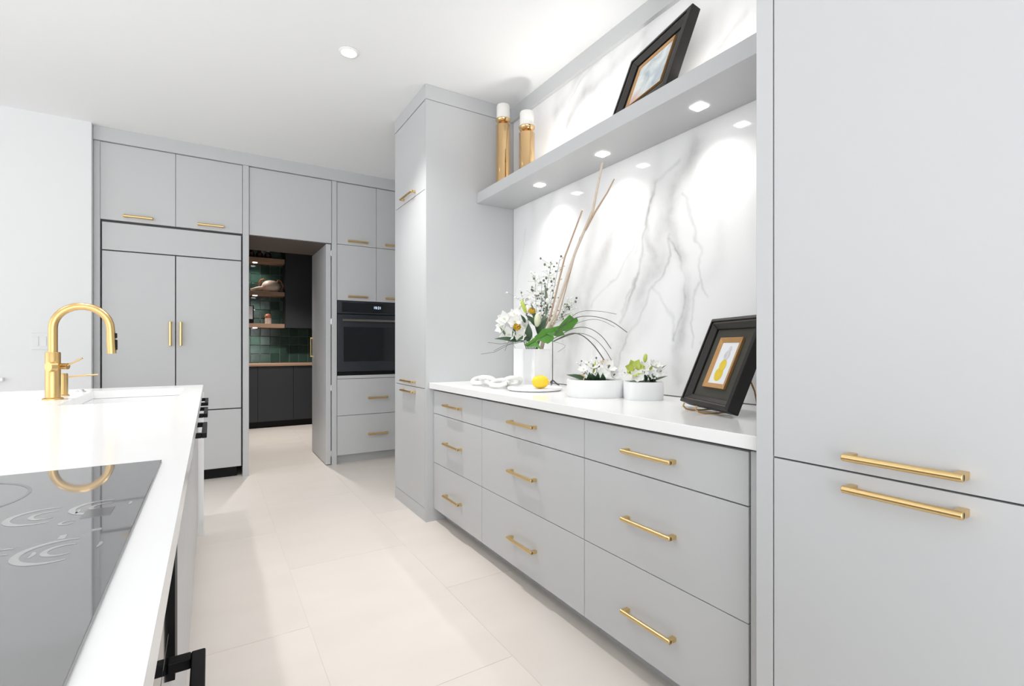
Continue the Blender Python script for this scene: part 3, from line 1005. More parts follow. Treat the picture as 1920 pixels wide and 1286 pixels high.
def sprig(parent, pts, n_dots, spread, mats, r=0.0045, stem_m='leafgrey', name='spray', seed=1):
    """thin stem with short side twigs and little blossoms at their ends"""
    rd = random.Random(seed)
    pts = [Vector(p) for p in pts]
    b = MB().tube(pts, 0.0012, 5)
    dots = {}
    for i in range(n_dots):
        t = rd.uniform(0.25, 1.0) * (len(pts) - 1)
        k = min(int(t), len(pts) - 2)
        p = pts[k].lerp(pts[k + 1], t - k)
        e = p + Vector((rd.gauss(0, spread), rd.gauss(0, spread * 0.6), abs(rd.gauss(0, spread * 0.8))))
        b.tube([p, (p + e) / 2 + Vector((0, 0, -spread * 0.1)), e], 0.0006, 4)
        m = rd.choice(mats)
        rr = r * rd.uniform(0.7, 1.3)
        dots.setdefault(m, MB()).blob(e, (rr, rr, rr * rd.uniform(0.7, 1.3)), None, 7, 5)
    o = b.build(name, stem_m, parent)
    for m, bb in dots.items():
        x = bb.build('blossoms', m, o, smooth=True)
        x['kind'] = 'stuff'
    return o

bq = rot_root('flower_arrangement', None, 'large arrangement of white lilies, yellow roses, monstera leaf and tall sticks in the vase', 'flowers')
# monstera leaf (outline split by deep notches, with thickness and a drooping bow)
outl = [(0.2623, 0.0000, 0.1619), (0.2105, 0.0000, 0.1992), (0.1781, 0.0000, 0.1684), (0.1506, 0.0000, 0.1360), (0.1004, 0.0000, 0.1231), (0.0550, 0.0000, 0.1179), (0.0259, 0.0000, 0.0810), (-0.0162, 0.0000, 0.0486), (-0.0502, 0.0000, 0.0275),
        (-0.0194, 0.0000, 0.0146), (0.0097, 0.0000, 0.0194), (0.0502, 0.0000, 0.0000), (0.0194, 0.0000, 0.0583), (0.0874, 0.0000, 0.0324), (0.1166, 0.0000, 0.0518), (0.1247, 0.0000, 0.0648), (0.0745, 0.0000, 0.0907),
        (0.1457, 0.0000, 0.0729), (0.1846, 0.0000, 0.0842), (0.1166, 0.0000, 0.1133), (0.1933, 0.0000, 0.1036), (0.2299, 0.0000, 0.1214)]
b = MB()
n = len(outl)
def bow(x, z):
    return -0.135 + 0.9 * (x - 0.10) ** 2 - 0.25 * z
spine = [(-0.035 + 0.29 * i / 12, 0.018 + 0.166 * (i / 12) - 0.0 * i) for i in range(13)]
# triangulated fan from the mid rib: each outline edge joined to the nearest rib point
def near(p):
    return min(range(13), key=lambda i: (spine[i][0] - p[0]) ** 2 + (spine[i][1] - p[2]) ** 2)
front = [(p[0], bow(p[0], p[2]), p[2]) for p in outl] + [(x, bow(x, z) + 0.006, z) for x, z in spine]
fs = []
for i in range(n):
    j = (i + 1) % n
    a_, c_ = near(outl[i]), near(outl[j])
    fs.append((i, j, n + c_))
    step = 1 if c_ >= a_ else -1
    for k in range(a_, c_, step):
        fs.append((i, n + k + step, n + k))
m_ = len(front)
vv = front + [(x, y + 0.0015, z) for x, y, z in front]
ff = fs + [tuple(reversed([m_ + q for q in f])) for f in fs] + [(i, m_ + i, m_ + (i + 1) % n, (i + 1) % n) for i in range(n)]
ml = b.add(vv, ff).build('monstera_leaf', 'leaf', bq)
MB().tube([(x, bow(x, z) + 0.003, z) for x, z in spine], 0.0012, 6).build('midrib', 'leafdark', ml, smooth=True)

for c, d, R in (((-0.1581, -0.0400, 0.1759), (-0.5, -0.8, 0.35), 0.060), ((-0.1037, -0.0200, 0.2027), (-0.1, -0.8, 0.6), 0.050), ((-0.1357, -0.0600, 0.0892), (-0.4, -0.9, 0.0), 0.062),
                ((-0.0756, -0.0700, 0.0857), (0.1, -1, 0.1), 0.050), ((-0.1739, -0.0500, 0.1308), (-0.7, -0.7, 0.2), 0.052), ((-0.1008, -0.0600, 0.1621), (-0.2, -1, 0.3), 0.055), ((-0.0429, -0.0300, 0.1380), (0.0, -0.9, 0.5), 0.040), ((0.0227, 0.0000, 0.3206), (0, -0.7, 0.7), 0.042)):
    bloom(bq, c, d, R)
rose(bq, (-0.0916, -0.0900, 0.1198), (0.1, -0.65, 0.6), 0.026, 'yellow')
rose(bq, (-0.0020, -0.0500, 0.2136), (0.1, -0.4, 0.9), 0.025, 'yellow')
bud(bq, (-0.0498, -0.0500, 0.2550), (-0.35, -0.1, 1), 0.012, 0.085, 'lime')
bud(bq, (0.0319, -0.0700, 0.1743), (0.05, -0.1, 1), 0.021, 0.085, 'petalgreen', 'tulip_bud')
bud(bq, (-0.0272, -0.0400, 0.2398), (-0.1, -0.1, 1), 0.013, 0.05, 'petal')
bud(bq, (0.0949, -0.0300, 0.2886), (0.1, -0.1, 1), 0.016, 0.042, 'petal')
bud(bq, (0.0603, -0.0200, 0.3507), (-0.1, -0.1, 1), 0.013, 0.03, 'petal')
for i, (p0, p1, w, m) in enumerate((
        ((-0.0246, -0.0600, 0.0479), (-0.0218, -0.0700, 0.1553), 0.024, 'leafdark'), ((-0.0817, -0.0600, 0.0479), (-0.2234, -0.0900, 0.0601), 0.014, 'leafdark'),
        ((-0.0084, -0.0500, 0.0735), (-0.1042, -0.1000, 0.0381), 0.018, 'leafdark'), ((0.0463, -0.0400, 0.0737), (0.0088, -0.0200, 0.2253), 0.018, 'leafdark'),
        ((0.0559, -0.0400, 0.0865), (0.0853, -0.0300, 0.2566), 0.016, 'leafgrey'), ((0.0394, -0.0500, 0.0958), (0.0952, -0.0700, 0.1932), 0.016, 'leafdark'),
        ((-0.1103, -0.0600, 0.0479), (-0.1073, -0.0900, 0.1512), 0.012, 'leafdark'), ((0.0194, 0.0000, 0.1781), (-0.0065, 0.0000, 0.2817), 0.012, 'leafgrey'),
        ((0.0900, -0.0100, 0.2098), (0.0777, 0.0000, 0.4048), 0.010, 'leafgrey'), ((0.0266, -0.0500, 0.1372), (-0.0402, -0.0500, 0.2072), 0.016, 'leafdark'),
        ((-0.1516, -0.0500, 0.0735), (-0.1989, -0.0700, 0.1363), 0.007, 'leafgrey'), ((-0.0402, -0.0500, 0.1594), (-0.0691, -0.0600, 0.2065), 0.010, 'leafdark'),
        ((0.0712, -0.0500, 0.0735), (0.0121, -0.0900, 0.0727), 0.020, 'leafdark'))):
    MB().leaf(p0, p1, w, (0.1, -1, 0.5), curl=0.12).build('leaf', m, bq, smooth=True)
# tall dotted sprays
D = ['petal', 'petal', 'leafgrey', 'seed', 'petalgreen']
for i, (pts, nd, sp) in enumerate((
        ([(0.0421, 0.0000, 0.0486), (0.0264, 0.0100, 0.2761), (0.0204, 0.0200, 0.4726)], 34, 0.038), ([(0.0486, 0.0000, 0.0486), (0.0810, 0.0000, 0.3076), (0.1190, -0.0100, 0.5261)], 40, 0.034),
        ([(0.0583, 0.0000, 0.0486), (0.1214, -0.0200, 0.3057), (0.1667, -0.0500, 0.5415)], 34, 0.028), ([(0.0097, 0.0000, 0.0486), (-0.0389, 0.0000, 0.2429), (-0.0615, 0.0000, 0.3335)], 30, 0.034),
        ([(0.0680, 0.0000, 0.0486), (0.1517, -0.0400, 0.1759), (0.2331, -0.0800, 0.2619)], 48, 0.036), ([(0.0583, 0.0000, 0.0486), (0.1340, -0.0600, 0.1685), (0.2118, -0.1000, 0.2102)], 18, 0.026),
        ([(0.0486, 0.0000, 0.0486), (0.0559, -0.0400, 0.2079), (0.0597, -0.0300, 0.4008)], 44, 0.048))):
    sprig(bq, pts, nd, sp, D, seed=20 + i, r=0.0062)
# fine drooping twigs at the lower left
for i, pts in enumerate(([(-0.0400, -0.0400, 0.0481), (-0.1356, -0.0800, 0.0288), (-0.2199, -0.1000, -0.0151), (-0.3006, -0.1100, -0.0275)], [(-0.0561, -0.0500, 0.0480), (-0.1418, -0.0900, 0.0476), (-0.1605, -0.1000, -0.0088)],
                         [(-0.0466, -0.0500, 0.0480), (-0.1135, -0.0900, 0.0319), (-0.1010, -0.1000, 0.0099)], [(-0.0623, -0.0400, 0.0545), (-0.1830, -0.0700, 0.0320), (-0.2611, -0.0900, 0.0413)],
                         [(-0.0623, -0.0400, 0.0545), (-0.1671, -0.0800, 0.0225), (-0.2266, -0.0900, -0.0089)])):
    MB().tube(pts, 0.0016, 5).build('twig', 'leafgrey', bq, smooth=True)
# stems down into the vase
b = MB()
for k in range(9):
    x = -0.03 + 0.0075 * k
    b.tube([(x * 0.5, 0.004 * (k % 3 - 1), -0.19), (x * 0.8, 0.004 * (k % 3 - 1), -0.02), (x * 1.6, -0.02, 0.05)], 0.0028, 6)
b.build('stems', 'leafdark', bq)['kind'] = 'stuff'
# bear grass loops
for i, (pts, r) in enumerate((
        ([(0.1253, -0.1592, 0.0836), (0.2213, -0.2480, 0.1705), (0.3120, -0.3280, 0.1803), (0.3981, -0.4006, 0.1506), (0.4690, -0.4677, 0.0898)], 0.0022),
        ([(0.1253, -0.1592, 0.0897), (0.2346, -0.2599, 0.1993), (0.3321, -0.3452, 0.2078), (0.4243, -0.4221, 0.1855)], 0.0014),
        ([(0.1253, -0.1592, 0.0652), (0.2213, -0.2480, 0.1171), (0.2943, -0.3127, 0.1175), (0.3568, -0.3662, 0.0729), (0.4005, -0.4026, 0.0050)], 0.0022),
        ([(0.1199, -0.1505, 0.0469), (0.2026, -0.2310, 0.0878), (0.2608, -0.2833, 0.0806), (0.3196, -0.3345, 0.0248), (0.3691, -0.3765, -0.0545)], 0.0034),
        ([(0.1199, -0.1505, 0.0469), (0.2346, -0.2599, 0.0900), (0.3120, -0.3280, 0.0680), (0.3666, -0.3745, 0.0105), (0.4029, -0.4046, -0.0565)], 0.0018),
        ([(0.1253, -0.1592, 0.0775), (0.2478, -0.2717, 0.1485), (0.3371, -0.3495, 0.1618), (0.4172, -0.4163, 0.1191)], 0.0012),
        ([(0.1145, -0.1418, 0.0470), (0.1809, -0.2111, 0.0222), (0.1422, -0.1751, -0.0143)], 0.0009))):
    P = [Vector(p) for p in pts]
    fine = []
    for k in range(len(P) - 1):
        a = P[max(k - 1, 0)]; q0 = P[k]; q1 = P[k + 1]; z_ = P[min(k + 2, len(P) - 1)]
        for t in (0, 0.25, 0.5, 0.75):
            t2, t3 = t * t, t * t * t
            fine.append(0.5 * ((2 * q0) + (q1 - a) * t + (2 * a - 5 * q0 + 4 * q1 - z_) * t2 + (3 * q0 - a - 3 * q1 + z_) * t3))
    fine.append(P[-1])
    MB().tube(fine, [r * (1 - 0.0 * k) for k in range(len(fine))], 6).build('grass_blade', 'grass', bq, smooth=True)
finish(bq, (1.657, 2.452, 1.134))
Rq = Matrix.Rotation(YAW, 3, 'Z')
def to_local(p):
    return Rq @ (Vector(p) - Vector((1.657, 2.452, 1.134)))
def stick(pts, rr, m):
    b = MB()
    b.tube([to_local(p) for p in pts], rr, 8)
    o_ = wloc(bq)
    b.v = [(x + o_.x, y + o_.y, z + o_.z) for x, y, z in b.v]
    return b.build('stick', m, bq, smooth=True)
stick([(1.690, 2.48, 0.95), (1.685, 2.37, 1.20), (1.675, 2.243, 1.335), (1.630, 2.00, 1.65), (1.583, 1.81, 1.815), (1.566, 1.75, 1.935), (1.552, 1.706, 2.008)],
      [0.008, 0.008, 0.0085, 0.0075, 0.007, 0.0055, 0.0045], 'stickpale')
stick([(1.685, 2.50, 0.95), (1.69, 2.42, 1.20), (1.69, 2.305, 1.33), (1.66, 2.13, 1.645), (1.63, 1.945, 1.855)], [0.006, 0.006, 0.006, 0.005, 0.0042], 'stick')
stick([(1.600, 1.885, 1.735), (1.585, 1.80, 1.80), (1.575, 1.70, 1.87), (1.566, 1.645, 1.915)], [0.005, 0.005, 0.0038, 0.003], 'stick')
stick([(1.69, 2.46, 0.95), (1.685, 2.35, 1.20), (1.675, 2.20, 1.34), (1.645, 2.04, 1.60), (1.632, 1.967, 1.72)], [0.004, 0.004, 0.004, 0.003, 0.002], 'stick')

# planters ------------------------------------------------------------
def superpts(a, b_, p, n=48):
    out = []
    for k in range(n):
        w = 2 * math.pi * k / n
        c, s = math.cos(w), math.sin(w)
        out.append((a * math.copysign(abs(c) ** (2 / p), c), b_ * math.copysign(abs(s) ** (2 / p), s)))
    return out
def planter(loc, a, b_, p, h, label):
    t = thing('planter_bowl', (0, 0, 0), label, 'planter', 'low white planters on the counter')
    P = superpts(a, b_, p)
    n = len(P)
    m = MB()
    rings = [(0.97, 0.0), (1.0, 0.006), (1.0, h - 0.003), (0.985, h), (0.94, h), (0.93, h - 0.004), (0.93, 0.055)]
    vs, fs = [], []
    for s, z in rings:
        vs += [(x * s, y * s, z) for x, y in P]
    for i in range(len(rings) - 1):
        for k in range(n):
            k2 = (k + 1) % n
            fs.append((i * n + k, i * n + k2, (i + 1) * n + k2, (i + 1) * n + k))
    fs.append(tuple(reversed(range(n))))
    fs.append(tuple(range((len(rings) - 1) * n, len(rings) * n)))
    m.add(vs, fs).build('bowl', 'ceramic', t, smooth=True)
    finish(t, loc)
    return t
planter((1.559, 1.763, CT), 0.136, 0.105, 2.3, 0.082, 'wider low white planter, left of the pair')
planter((1.661, 1.559, CT), 0.084, 0.075, 3.2, 0.080, 'smaller low white planter, right of the pair')

g1 = rot_root('flower_arrangement', None, 'low white flower arrangement with dark leaves in the wider planter', 'flowers')
for i, (c, d, R, m) in enumerate((((-0.0589, -0.0200, 0.1252), (-0.3, -0.6, 0.7), 0.030, 'petal'), ((-0.0144, -0.0100, 0.1399), (0, -0.6, 0.8), 0.034, 'petal'), ((0.0545, -0.0200, 0.1353), (0.3, -0.7, 0.7), 0.042, 'petal'),
                                  ((0.0237, -0.0500, 0.1118), (0.1, -0.9, 0.4), 0.030, 'petal'), ((-0.0299, 0.0200, 0.1489), (0, -0.3, 1), 0.030, 'petal'), ((0.0776, -0.0300, 0.1006), (0.4, -0.7, 0.5), 0.030, 'petal'),
                                  ((-0.0732, -0.0500, 0.0919), (-0.2, -0.9, 0.4), 0.020, 'peach'), ((0.0451, 0.0100, 0.1493), (0.2, -0.5, 0.9), 0.030, 'peach'))):
    bloom(g1, c, d, R, m, n=6, center='seed' if i % 3 else 'petalgreen', name='white_bloom', open_=0.9)
for p0, p1, w, m in (((-0.0509, -0.0500, 0.0819), (-0.1465, -0.0600, 0.1049), 0.011, 'leafdark'), ((-0.0428, -0.0300, 0.0705), (-0.0432, -0.0800, 0.1208), 0.018, 'leafdark'), ((-0.0177, -0.0300, 0.0705), (-0.0358, -0.0800, 0.1158), 0.014, 'leafdark'),
                     ((0.0174, -0.0300, 0.0705), (0.0181, -0.0800, 0.1158), 0.018, 'leafdark'), ((-0.0009, -0.0200, 0.0698), (-0.0004, -0.0600, 0.1222), 0.012, 'leafdark'), ((-0.0127, 0.0000, 0.1090), (0.0000, 0.0000, 0.1725), 0.006, 'lime')):
    MB().leaf(p0, p1, w, (0.1, -1, 0.4), curl=0.12).build('leaf', m, g1, smooth=True)
sprig(g1, [(-0.0127, 0.0000, 0.0531), (-0.0432, 0.0000, 0.1090), (-0.0737, 0.0000, 0.1497)], 14, 0.020, ['seed', 'petal', 'petal'], seed=4, r=0.005)
sprig(g1, [(-0.0025, 0.0000, 0.0531), (0.0025, 0.0000, 0.1090), (0.0127, 0.0000, 0.1598)], 14, 0.020, ['seed', 'petal', 'petal'], seed=5, r=0.005)
MB().blob((0.0000, 0.0000, 0.0684), (0.115, 0.085, 0.016), None, 16, 6).build('moss', 'leafdark', g1, smooth=True)
finish(g1, (1.559, 1.763, CT))

g2 = rot_root('flower_arrangement', None, 'low arrangement with lime orchid, lime bud and small white daisies in the smaller planter', 'flowers')
for c, d, R, m, cm in (((-0.0461, -0.0300, 0.1361), (-0.2, -0.9, 0.3), 0.044, 'lime', 'peach'), ((-0.0057, -0.0300, 0.1408), (0.0, -0.8, 0.6), 0.032, 'petal', 'lime'), ((-0.0889, -0.0300, 0.1194), (-0.4, -0.8, 0.3), 0.022, 'petal', 'leafgrey'),
                       ((0.0530, 0.0000, 0.1443), (0.3, -0.5, 0.8), 0.036, 'petal', 'petalgreen'), ((0.0656, -0.0300, 0.1242), (0.4, -0.8, 0.4), 0.026, 'petal', 'leafgrey'), ((-0.0394, -0.0500, 0.1040), (-0.1, -0.9, 0.4), 0.034, 'petal', 'petalgreen'),
                       ((0.0242, -0.0500, 0.1111), (0.2, -0.9, 0.4), 0.026, 'petal', 'leafgrey'), ((0.0161, -0.0200, 0.1308), (0.3, -0.6, 0.7), 0.026, 'lime', None)):
    bloom(g2, c, d, R, m, n=7, center=cm, name='small_bloom', open_=0.9)
bud(g2, (0.0042, -0.0200, 0.1858), (0.08, -0.1, 1), 0.0095, 0.040, 'lime')
MB().tube([(0.0072, 0.0000, 0.0769), (0.0021, -0.0100, 0.1400), (0.0018, -0.0200, 0.1690)], 0.0018, 6).build('stem', 'leafdark', g2)
for p0, p1, w, m in (((-0.0078, -0.0200, 0.0783), (-0.0701, -0.0600, 0.0929), 0.008, 'leafdark'), ((0.0042, -0.0200, 0.0783), (-0.0162, -0.0600, 0.1187), 0.012, 'leafdark'), ((0.0233, -0.0200, 0.0783), (-0.0049, -0.0700, 0.1146), 0.012, 'leafdark'),
                     ((0.0328, -0.0200, 0.0783), (0.0448, -0.0600, 0.1023), 0.010, 'leafdark'), ((0.0328, -0.0200, 0.0831), (0.1044, -0.0200, 0.1046), 0.005, 'leafgrey'), ((-0.0048, 0.0000, 0.1154), (-0.0265, 0.0000, 0.1636), 0.009, 'leafgrey'),
                     ((0.0516, 0.0200, 0.1143), (0.1124, 0.0200, 0.1532), 0.004, 'leafgrey'), ((0.0395, -0.0300, 0.0790), (0.0185, -0.0700, 0.1123), 0.014, 'leafdark')):
    MB().leaf(p0, p1, w, (0.1, -1, 0.4), curl=0.12).build('leaf', m, g2, smooth=True)
MB().blob((-0.0000, 0.0000, 0.0745), (0.066, 0.058, 0.014), None, 16, 6).build('moss', 'leafdark', g2, smooth=True)
finish(g2, (1.661, 1.559, CT))

# ------------------------------------------------------------------ island
IX = -0.065
isl = thing('kitchen_island', (-0.65, 1.6, 0), 'long grey kitchen island with black handles under the white worktop', 'island')
SX0, SX1, SY0, SY1 = -0.53, -0.13, 2.62, 3.37
MB().box(-1.18, IX - 0.022, -0.5, 2.56, 0.10, 0.872).box(-1.18, -0.60, 2.56, 3.51, 0.10, 0.872) \
    .box(-0.60, IX - 0.022, 2.56, 3.51, 0.10, 0.62).build('body', 'carcass', isl)
bx(-1.12, IX - 0.07, -0.45, 3.51, 0, 0.10).build('toe_kick', 'carcass', isl)
bx(-1.20, -0.036, 3.512, 3.556, 0, 0.873).build('end_panel', 'quartz', isl, bevel=0.002)
for y0, y1 in ((3.10, 3.508), (2.54, 3.097), (1.96, 2.537)):
    d = bx(IX - 0.02, IX, y0 + G, y1 - G, 0.105, 0.866).build('door', 'paint', isl, bevel=0.001)
    yc = {3.10: 3.31, 2.54: 2.79, 1.96: 2.20}[y0]
    b = MB().box(-0.028, -0.012, yc - 0.15, yc + 0.15, 0.825, 0.843)
    for s in (-1, 1):
        b.box(IX, -0.028, yc + s * 0.14 - 0.01, yc + s * 0.14 + 0.01, 0.825, 0.843)
    b.build('handle', 'black', d, bevel=0.002)
d = bx(IX - 0.02, IX, 1.18, 1.957, 0.105, 0.866).build('door', 'paint', isl, bevel=0.001)
bx(IX - 0.02, -0.0565, 1.10, 1.175, 0.53, 0.868).build('filler_panel', 'black', isl, bevel=0.001)
bx(IX - 0.02, IX, 1.10, 1.175, 0.105, 0.528).build('filler_panel', 'paint', isl, bevel=0.001)
d = bx(IX - 0.02, IX, 0.30, 1.097, 0.105, 0.63).build('drawer', 'blackglass', isl, bevel=0.001)
b = MB().box(-0.030, -0.008, 0.36, 1.06, 0.577, 0.597)
for y in (0.38, 1.048):
    b.box(IX, -0.030, y - 0.012, y + 0.012, 0.577, 0.597)
b.build('handle', 'black', d, bevel=0.0025)
bx(IX - 0.02, IX, 0.30, 1.097, 0.634, 0.866).build('control_panel', 'blackglass', isl, bevel=0.001)
bx(IX - 0.02, IX, -0.5, 0.297, 0.105, 0.866).build('door', 'paint', isl, bevel=0.001)

# island worktop with the sink opening
iw = MB()
IW0, IW1, IY0, IY1 = -1.25, -0.040, -0.55, 3.585
iw.box(IW0, IW1, IY0, SY0, 0.874, 0.914).box(IW0, IW1, SY1, IY1, 0.874, 0.914)
iw.box(IW0, SX0, SY0, SY1, 0.874, 0.914).box(SX1, IW1, SY0, SY1, 0.874, 0.914)
tag(iw.build('island_worktop', 'quartz'), 'long glossy white quartz worktop on the island', 'countertop')
# sink
sk = thing('undermount_sink', ((SX0 + SX1) / 2, (SY0 + SY1) / 2, 0.64), 'white undermount sink basin let into the island worktop', 'sink')
t_ = 0.012
b = MB().box(SX0 - t_, SX1 + t_, SY0 - t_, SY1 + t_, 0.645, 0.66)
b.box(SX0 - t_, SX0, SY0 - t_, SY1 + t_, 0.66, 0.8725).box(SX1, SX1 + t_, SY0 - t_, SY1 + t_, 0.66, 0.8725)
b.box(SX0, SX1, SY0 - t_, SY0, 0.66, 0.8725).box(SX0, SX1, SY1, SY1 + t_, 0.66, 0.8725)
b.build('basin', 'ceramic', sk)
MB().lathe([(0.001, 0), (0.04, 0), (0.04, 0.003), (0.001, 0.002)], ((SX0 + SX1) / 2, (SY0 + SY1) / 2, 0.66), 24).build('drain', 'steel', sk)

# faucet
FX, FY = -0.600, 2.93
fa = thing('kitchen_faucet', (FX, FY, 0.914), 'tall brass gooseneck faucet with pull-down spray on the island', 'faucet')
MB().lathe([(0.037, 0), (0.037, 0.005), (0.033, 0.008), (0.0265, 0.010), (0.0265, 0.208), (0.0245, 0.212), (0.001, 0.212)], (FX, FY, 0.914), 32).build('body', 'brass', fa, smooth=True)
pts = [(FX, FY, 1.126), (FX, FY, 1.18), (FX, FY, 1.235)]
for k in range(1, 15):
    w = math.pi * k / 15
    pts.append((FX + 0.100 - 0.100 * math.cos(w), FY, 1.235 + 0.100 * math.sin(w)))
pts += [(FX + 0.200, FY, 1.235), (FX + 0.201, FY, 1.222)]
MB().tube(pts, 0.0165, 20).build('gooseneck', 'brass', fa, smooth=True)
hd = MB().tube([(FX + 0.201, FY, 1.222), (FX + 0.203, FY, 1.165), (FX + 0.205, FY, 1.118)], [0.0170, 0.0178, 0.0178], 20).build('spray_head', 'brass', fa, smooth=True)
MB().box(FX + 0.217, FX + 0.2245, FY - 0.008, FY + 0.008, 1.190, 1.214).box(FX + 0.218, FX + 0.2255, FY - 0.009, FY + 0.009, 1.135, 1.183).build('spray_buttons', 'black', hd, bevel=0.002)
kn = MB().tube([(FX + 0.012, FY - 0.028, 1.062), (FX - 0.006, FY - 0.047, 1.062)], 0.021, 20)
kn.tube([(FX + 0.024, FY + 0.004, 1.062), (FX + 0.052, FY - 0.008, 1.062)], 0.014, 16)
kn = kn.build('valve', 'brass', fa, smooth=True)
MB().tube([(FX + 0.046, FY - 0.006, 1.064), (FX + 0.070, FY - 0.015, 1.078), (FX + 0.105, FY - 0.028, 1.098)], [0.0042, 0.0036, 0.0034], 10).build('lever', 'brass', kn, smooth=True)
# filtered water tap
DX, DY = -0.605, 3.13
dp = thing('soap_dispenser', (DX, DY, 0.914), 'short brass dispenser with a long thin spout behind the faucet', 'dispenser')
MB().lathe([(0.024, 0), (0.024, 0.004), (0.0185, 0.006), (0.0185, 0.100), (0.017, 0.108), (0.001, 0.108)], (DX, DY, 0.914), 24).build('body', 'brass', dp, smooth=True)
MB().tube([(DX + 0.012, DY, 1.004), (DX + 0.06, DY, 1.008), (DX + 0.13, DY + 0.005, 1.012)], 0.0036, 10).build('spout', 'brass', dp, smooth=True)
tag(MB().lathe([(0.020, 0), (0.020, 0.004), (0.012, 0.007), (0.011, 0.013), (0.001, 0.014)], (-0.575, 3.34, 0.914), 24).build('air_switch', 'hinge', smooth=True),
    'small round metal air switch button on the worktop behind the dispenser', 'button')

# cooktop
ck = thing('induction_cooktop', (-0.35, 0.75, 0.914), 'black glass induction cooktop with pale rings, set into the near island worktop', 'cooktop')
CX0, CX1, CY0, CY1 = -0.62, -0.0855, 0.30, 1.2285
bx(CX0, CX1, CY0, CY1, 0.9143, 0.9183).build('glass', 'cooktop', ck, bevel=0.001)
def arc(b, cx, cy, r0, r1, a0, a1, z=0.9185, n=30):
    vs, fs = [], []
    for k in range(n + 1):
        w = math.radians(a0 + (a1 - a0) * k / n)
        tp = min(1.0, 4 * k / n, 4 * (n - k) / n) * 0.6 + 0.4
        rm, hw = (r0 + r1) / 2, (r1 - r0) / 2 * tp
        for rr in (rm - hw, rm + hw):
            vs.append((cx + rr * math.cos(w), cy + rr * math.sin(w), z))
    for k in range(n):
        fs.append((2 * k, 2 * k + 1, 2 * k + 3, 2 * k + 2))
    b.add(vs, fs)
    vs2 = [(x, y, zz - 0.0002) for x, y, zz in vs]
    b.add(vs2, [tuple(reversed(f)) for f in fs])
for cx_, cy_, R in ((-0.195, 0.905, 0.040), (-0.135, 0.915, 0.036), (-0.147, 0.742, 0.040), (-0.205, 0.742, 0.040)):
    b = MB()
    arc(b, cx_, cy_, R - 0.008, R, 70, 290)
    arc(b, cx_ + 0.004, cy_, R * 0.34, R * 0.34 + 0.006, 60, 300)
    arc(b, cx_ + 0.006, cy_, R * 0.72, R * 0.72 + 0.004, -20, 15, n=8)
    b.build('control_ring', 'print', ck)
b = MB()
arc(b, -0.160, 0.853, 0.006, 0.010, 40, 320)
b.box(-0.128, -0.118, 0.80, 0.806, 0.9184, 0.9186)
b.box(-0.157, -0.150, 0.785, 0.800, 0.9184, 0.9186)
b.build('control_ring', 'print', ck)
bx(-0.150, -0.118, 0.862, 0.905, 0.9184, 0.9186).build('display_field', 'print_dim', ck)
for cx_, cy_, R in ((-0.375, 1.05, 0.125), (-0.36, 0.62, 0.10), (-0.52, 0.62, 0.08), (-0.53, 1.02, 0.08)):
    b = MB()
    arc(b, cx_, cy_, R, R + 0.010, 0, 360, n=60)
    b.build('burner_ring', 'print_dim', ck)

# wall switch
sw = thing('light_switch', (-1.068, 4.87, 1.19), 'white double light switch plate on the white wall behind the faucet', 'switch')
bx(-1.115, -1.022, 4.862, 4.8695, 1.13, 1.25).build('plate', 'wall', sw, bevel=0.002)
for x in (-1.09, -1.047):
    bx(x - 0.016, x + 0.016, 4.858, 4.862, 1.155, 1.225).build('rocker', 'wall', sw, bevel=0.001)

# ------------------------------------------------------------------ pantry beyond the opening
for i, (x0, x1) in enumerate(((0.12, 0.56), (0.56, 1.02), (1.02, 1.50))):
    k = thing('dark_base_cabinet', ((x0 + x1) / 2, 7.95, 0), ['left-hand charcoal base cabinet in the pantry, half hidden by the refrigerator panel',
              'charcoal base cabinet in the middle of the pantry opening', 'right-hand charcoal base cabinet, beside the open pantry door'][i], 'cabinet', 'charcoal pantry base cabinets')
    bx(x0, x1, 7.70, 8.24, 0.09, 0.872).build('body', 'navy', k)
    bx(x0, x1, 7.73, 7.76, 0.0, 0.089).build('toe_kick', 'black', k)
    bx(x0 + 0.002, x1 - 0.002, 7.678, 7.699, 0.095, 0.868).build('door', 'navy', k, bevel=0.001)
tag(bx(0.10, 1.90, 7.66, 8.245, 0.875, 0.905).build('wood_counter', 'wood', bevel=0.002), 'thin wooden counter on the charcoal pantry cabinets', 'countertop')
du = thing('dark_wall_cabinet', (1.4, 8.1, 1.43), 'tall charcoal wall cabinet right of the wooden pantry shelves', 'cabinet')
bx(0.945, 1.88, 7.945, 8.245, 1.43, 2.86).build('body', 'navy', du)
bx(0.947, 1.41, 7.922, 7.944, 1.432, 2.858).build('door', 'navy', du, bevel=0.001)
bx(1.414, 1.878, 7.922, 7.944, 1.432, 2.858).build('door', 'navy', du, bevel=0.001)
SH = [(2.39, 2.455, 'top'), (1.905, 1.965, 'middle'), (1.43, 1.49, 'lowest')]
for z0, z1, w in SH:
    s = thing('wood_shelf', (0.55, 8.1, z0), w + ' oak floating shelf on the green tiled pantry wall', 'shelf', 'oak pantry shelves')
    bx(0.12, 0.940, 7.985, 8.246, z0, z1).build('board', 'wood', s, bevel=0.002)
    MB().lathe([(0.001, 0), (0.03, 0), (0.03, 0.004), (0.001, 0.004)], (0.552, 8.08, z0 - 0.0045), 18).build('puck_light', 'lamp_small', s)
    spot('pantry_shelf_lamp', (0.552, 8.08, z0 - 0.015), 7.0, 140, 0.8, (1, 0.93, 0.85), size=0.03)
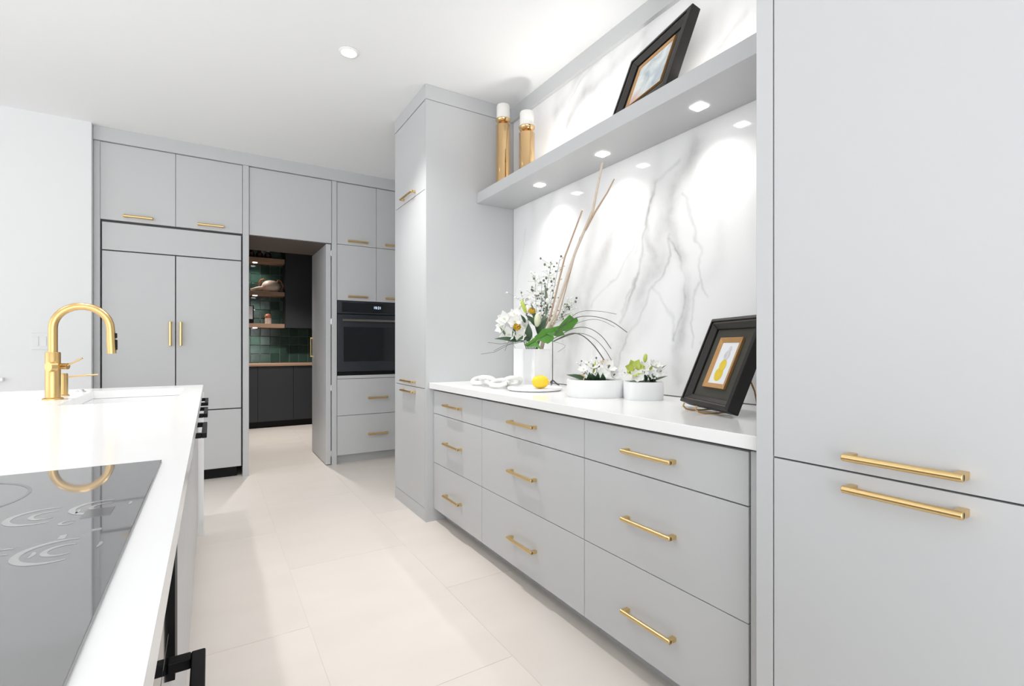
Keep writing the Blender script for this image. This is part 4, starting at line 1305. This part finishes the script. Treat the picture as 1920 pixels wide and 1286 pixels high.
# objects on the pantry shelves
for i, (x, y) in enumerate(((0.50, 8.06), (0.612, 8.09), (0.725, 8.11))):
    t = thing('dark_bottle', (x, y, 2.455), ['small round dark jar at the left end of the top pantry shelf', 'small round dark jar with pale top spot, middle of three on the top pantry shelf',
                                             'dark squat jar with a pale lid, right of three on the top pantry shelf'][i], 'jar', 'dark jars on the top pantry shelf')
    MB().lathe([(0.030, 0), (0.045, 0.010), (0.050, 0.045), (0.042, 0.080), (0.022, 0.095), (0.020, 0.105), (0.001, 0.106)], (x, y, 2.455), 20).build('jar_body', 'bottle', t, smooth=True)
    MB().lathe([(0.024, 0), (0.026, 0.003), (0.026, 0.02), (0.022, 0.024), (0.001, 0.025)], (x, y, 2.5611), 18).build('lid', 'ceramic' if i == 2 else 'bottle', t, smooth=True)
tp = thing('ceramic_vessel', (0.76, 8.1, 1.965), 'pinkish ceramic teapot-like vessel with looped handles on the middle pantry shelf', 'ornament')
tx, ty, tz = 0.765, 8.10, 1.965
MB().lathe([(0.07, 0), (0.085, 0.006), (0.125, 0.05), (0.13, 0.09), (0.105, 0.14), (0.07, 0.165), (0.045, 0.172), (0.001, 0.174)], (tx, ty, tz), 28).build('pot_body', 'pinkclay', tp, smooth=True)
for s in (-1, 1):
    MB().tube([(tx + s * 0.085, ty, tz + 0.15), (tx + s * 0.10, ty, tz + 0.19), (tx + s * 0.135, ty, tz + 0.175), (tx + s * 0.165, ty, tz + 0.10), (tx + s * 0.145, ty, tz + 0.03), (tx + s * 0.115, ty, tz + 0.035)],
              0.012, 8).build('handle', 'redclay', tp, smooth=True)
MB().tube([(tx - 0.10, ty - 0.04, tz + 0.06), (tx - 0.19, ty - 0.05, tz + 0.045), (tx - 0.27, ty - 0.05, tz + 0.018)], [0.025, 0.02, 0.014], 10).build('spout', 'pinkclay', tp, smooth=True)
jr = thing('painted_canister', (0.725, 8.06, 1.49), 'small cream canister with a rust red top on the lowest pantry shelf', 'canister')
MB().lathe([(0.042, 0), (0.046, 0.004), (0.044, 0.085), (0.001, 0.086)], (0.725, 8.06, 1.49), 24).build('canister_body', 'pinkclay', jr, smooth=True)
MB().lathe([(0.044, 0), (0.047, 0.004), (0.046, 0.035), (0.030, 0.055), (0.012, 0.060), (0.001, 0.068)], (0.725, 8.06, 1.577), 24).build('lid', 'redclay', jr, smooth=True)
cdv = thing('small_framed_card', (0.45, 8.03, 1.49), 'white card in a thin black frame at the left end of the lowest pantry shelf', 'picture frame')
bx(0.38, 0.535, 8.04, 8.06, 1.49, 1.755).build('frame_border', 'black', cdv, bevel=0.002)
bx(0.395, 0.520, 8.036, 8.0395, 1.555, 1.742).build('card', 'white', cdv)
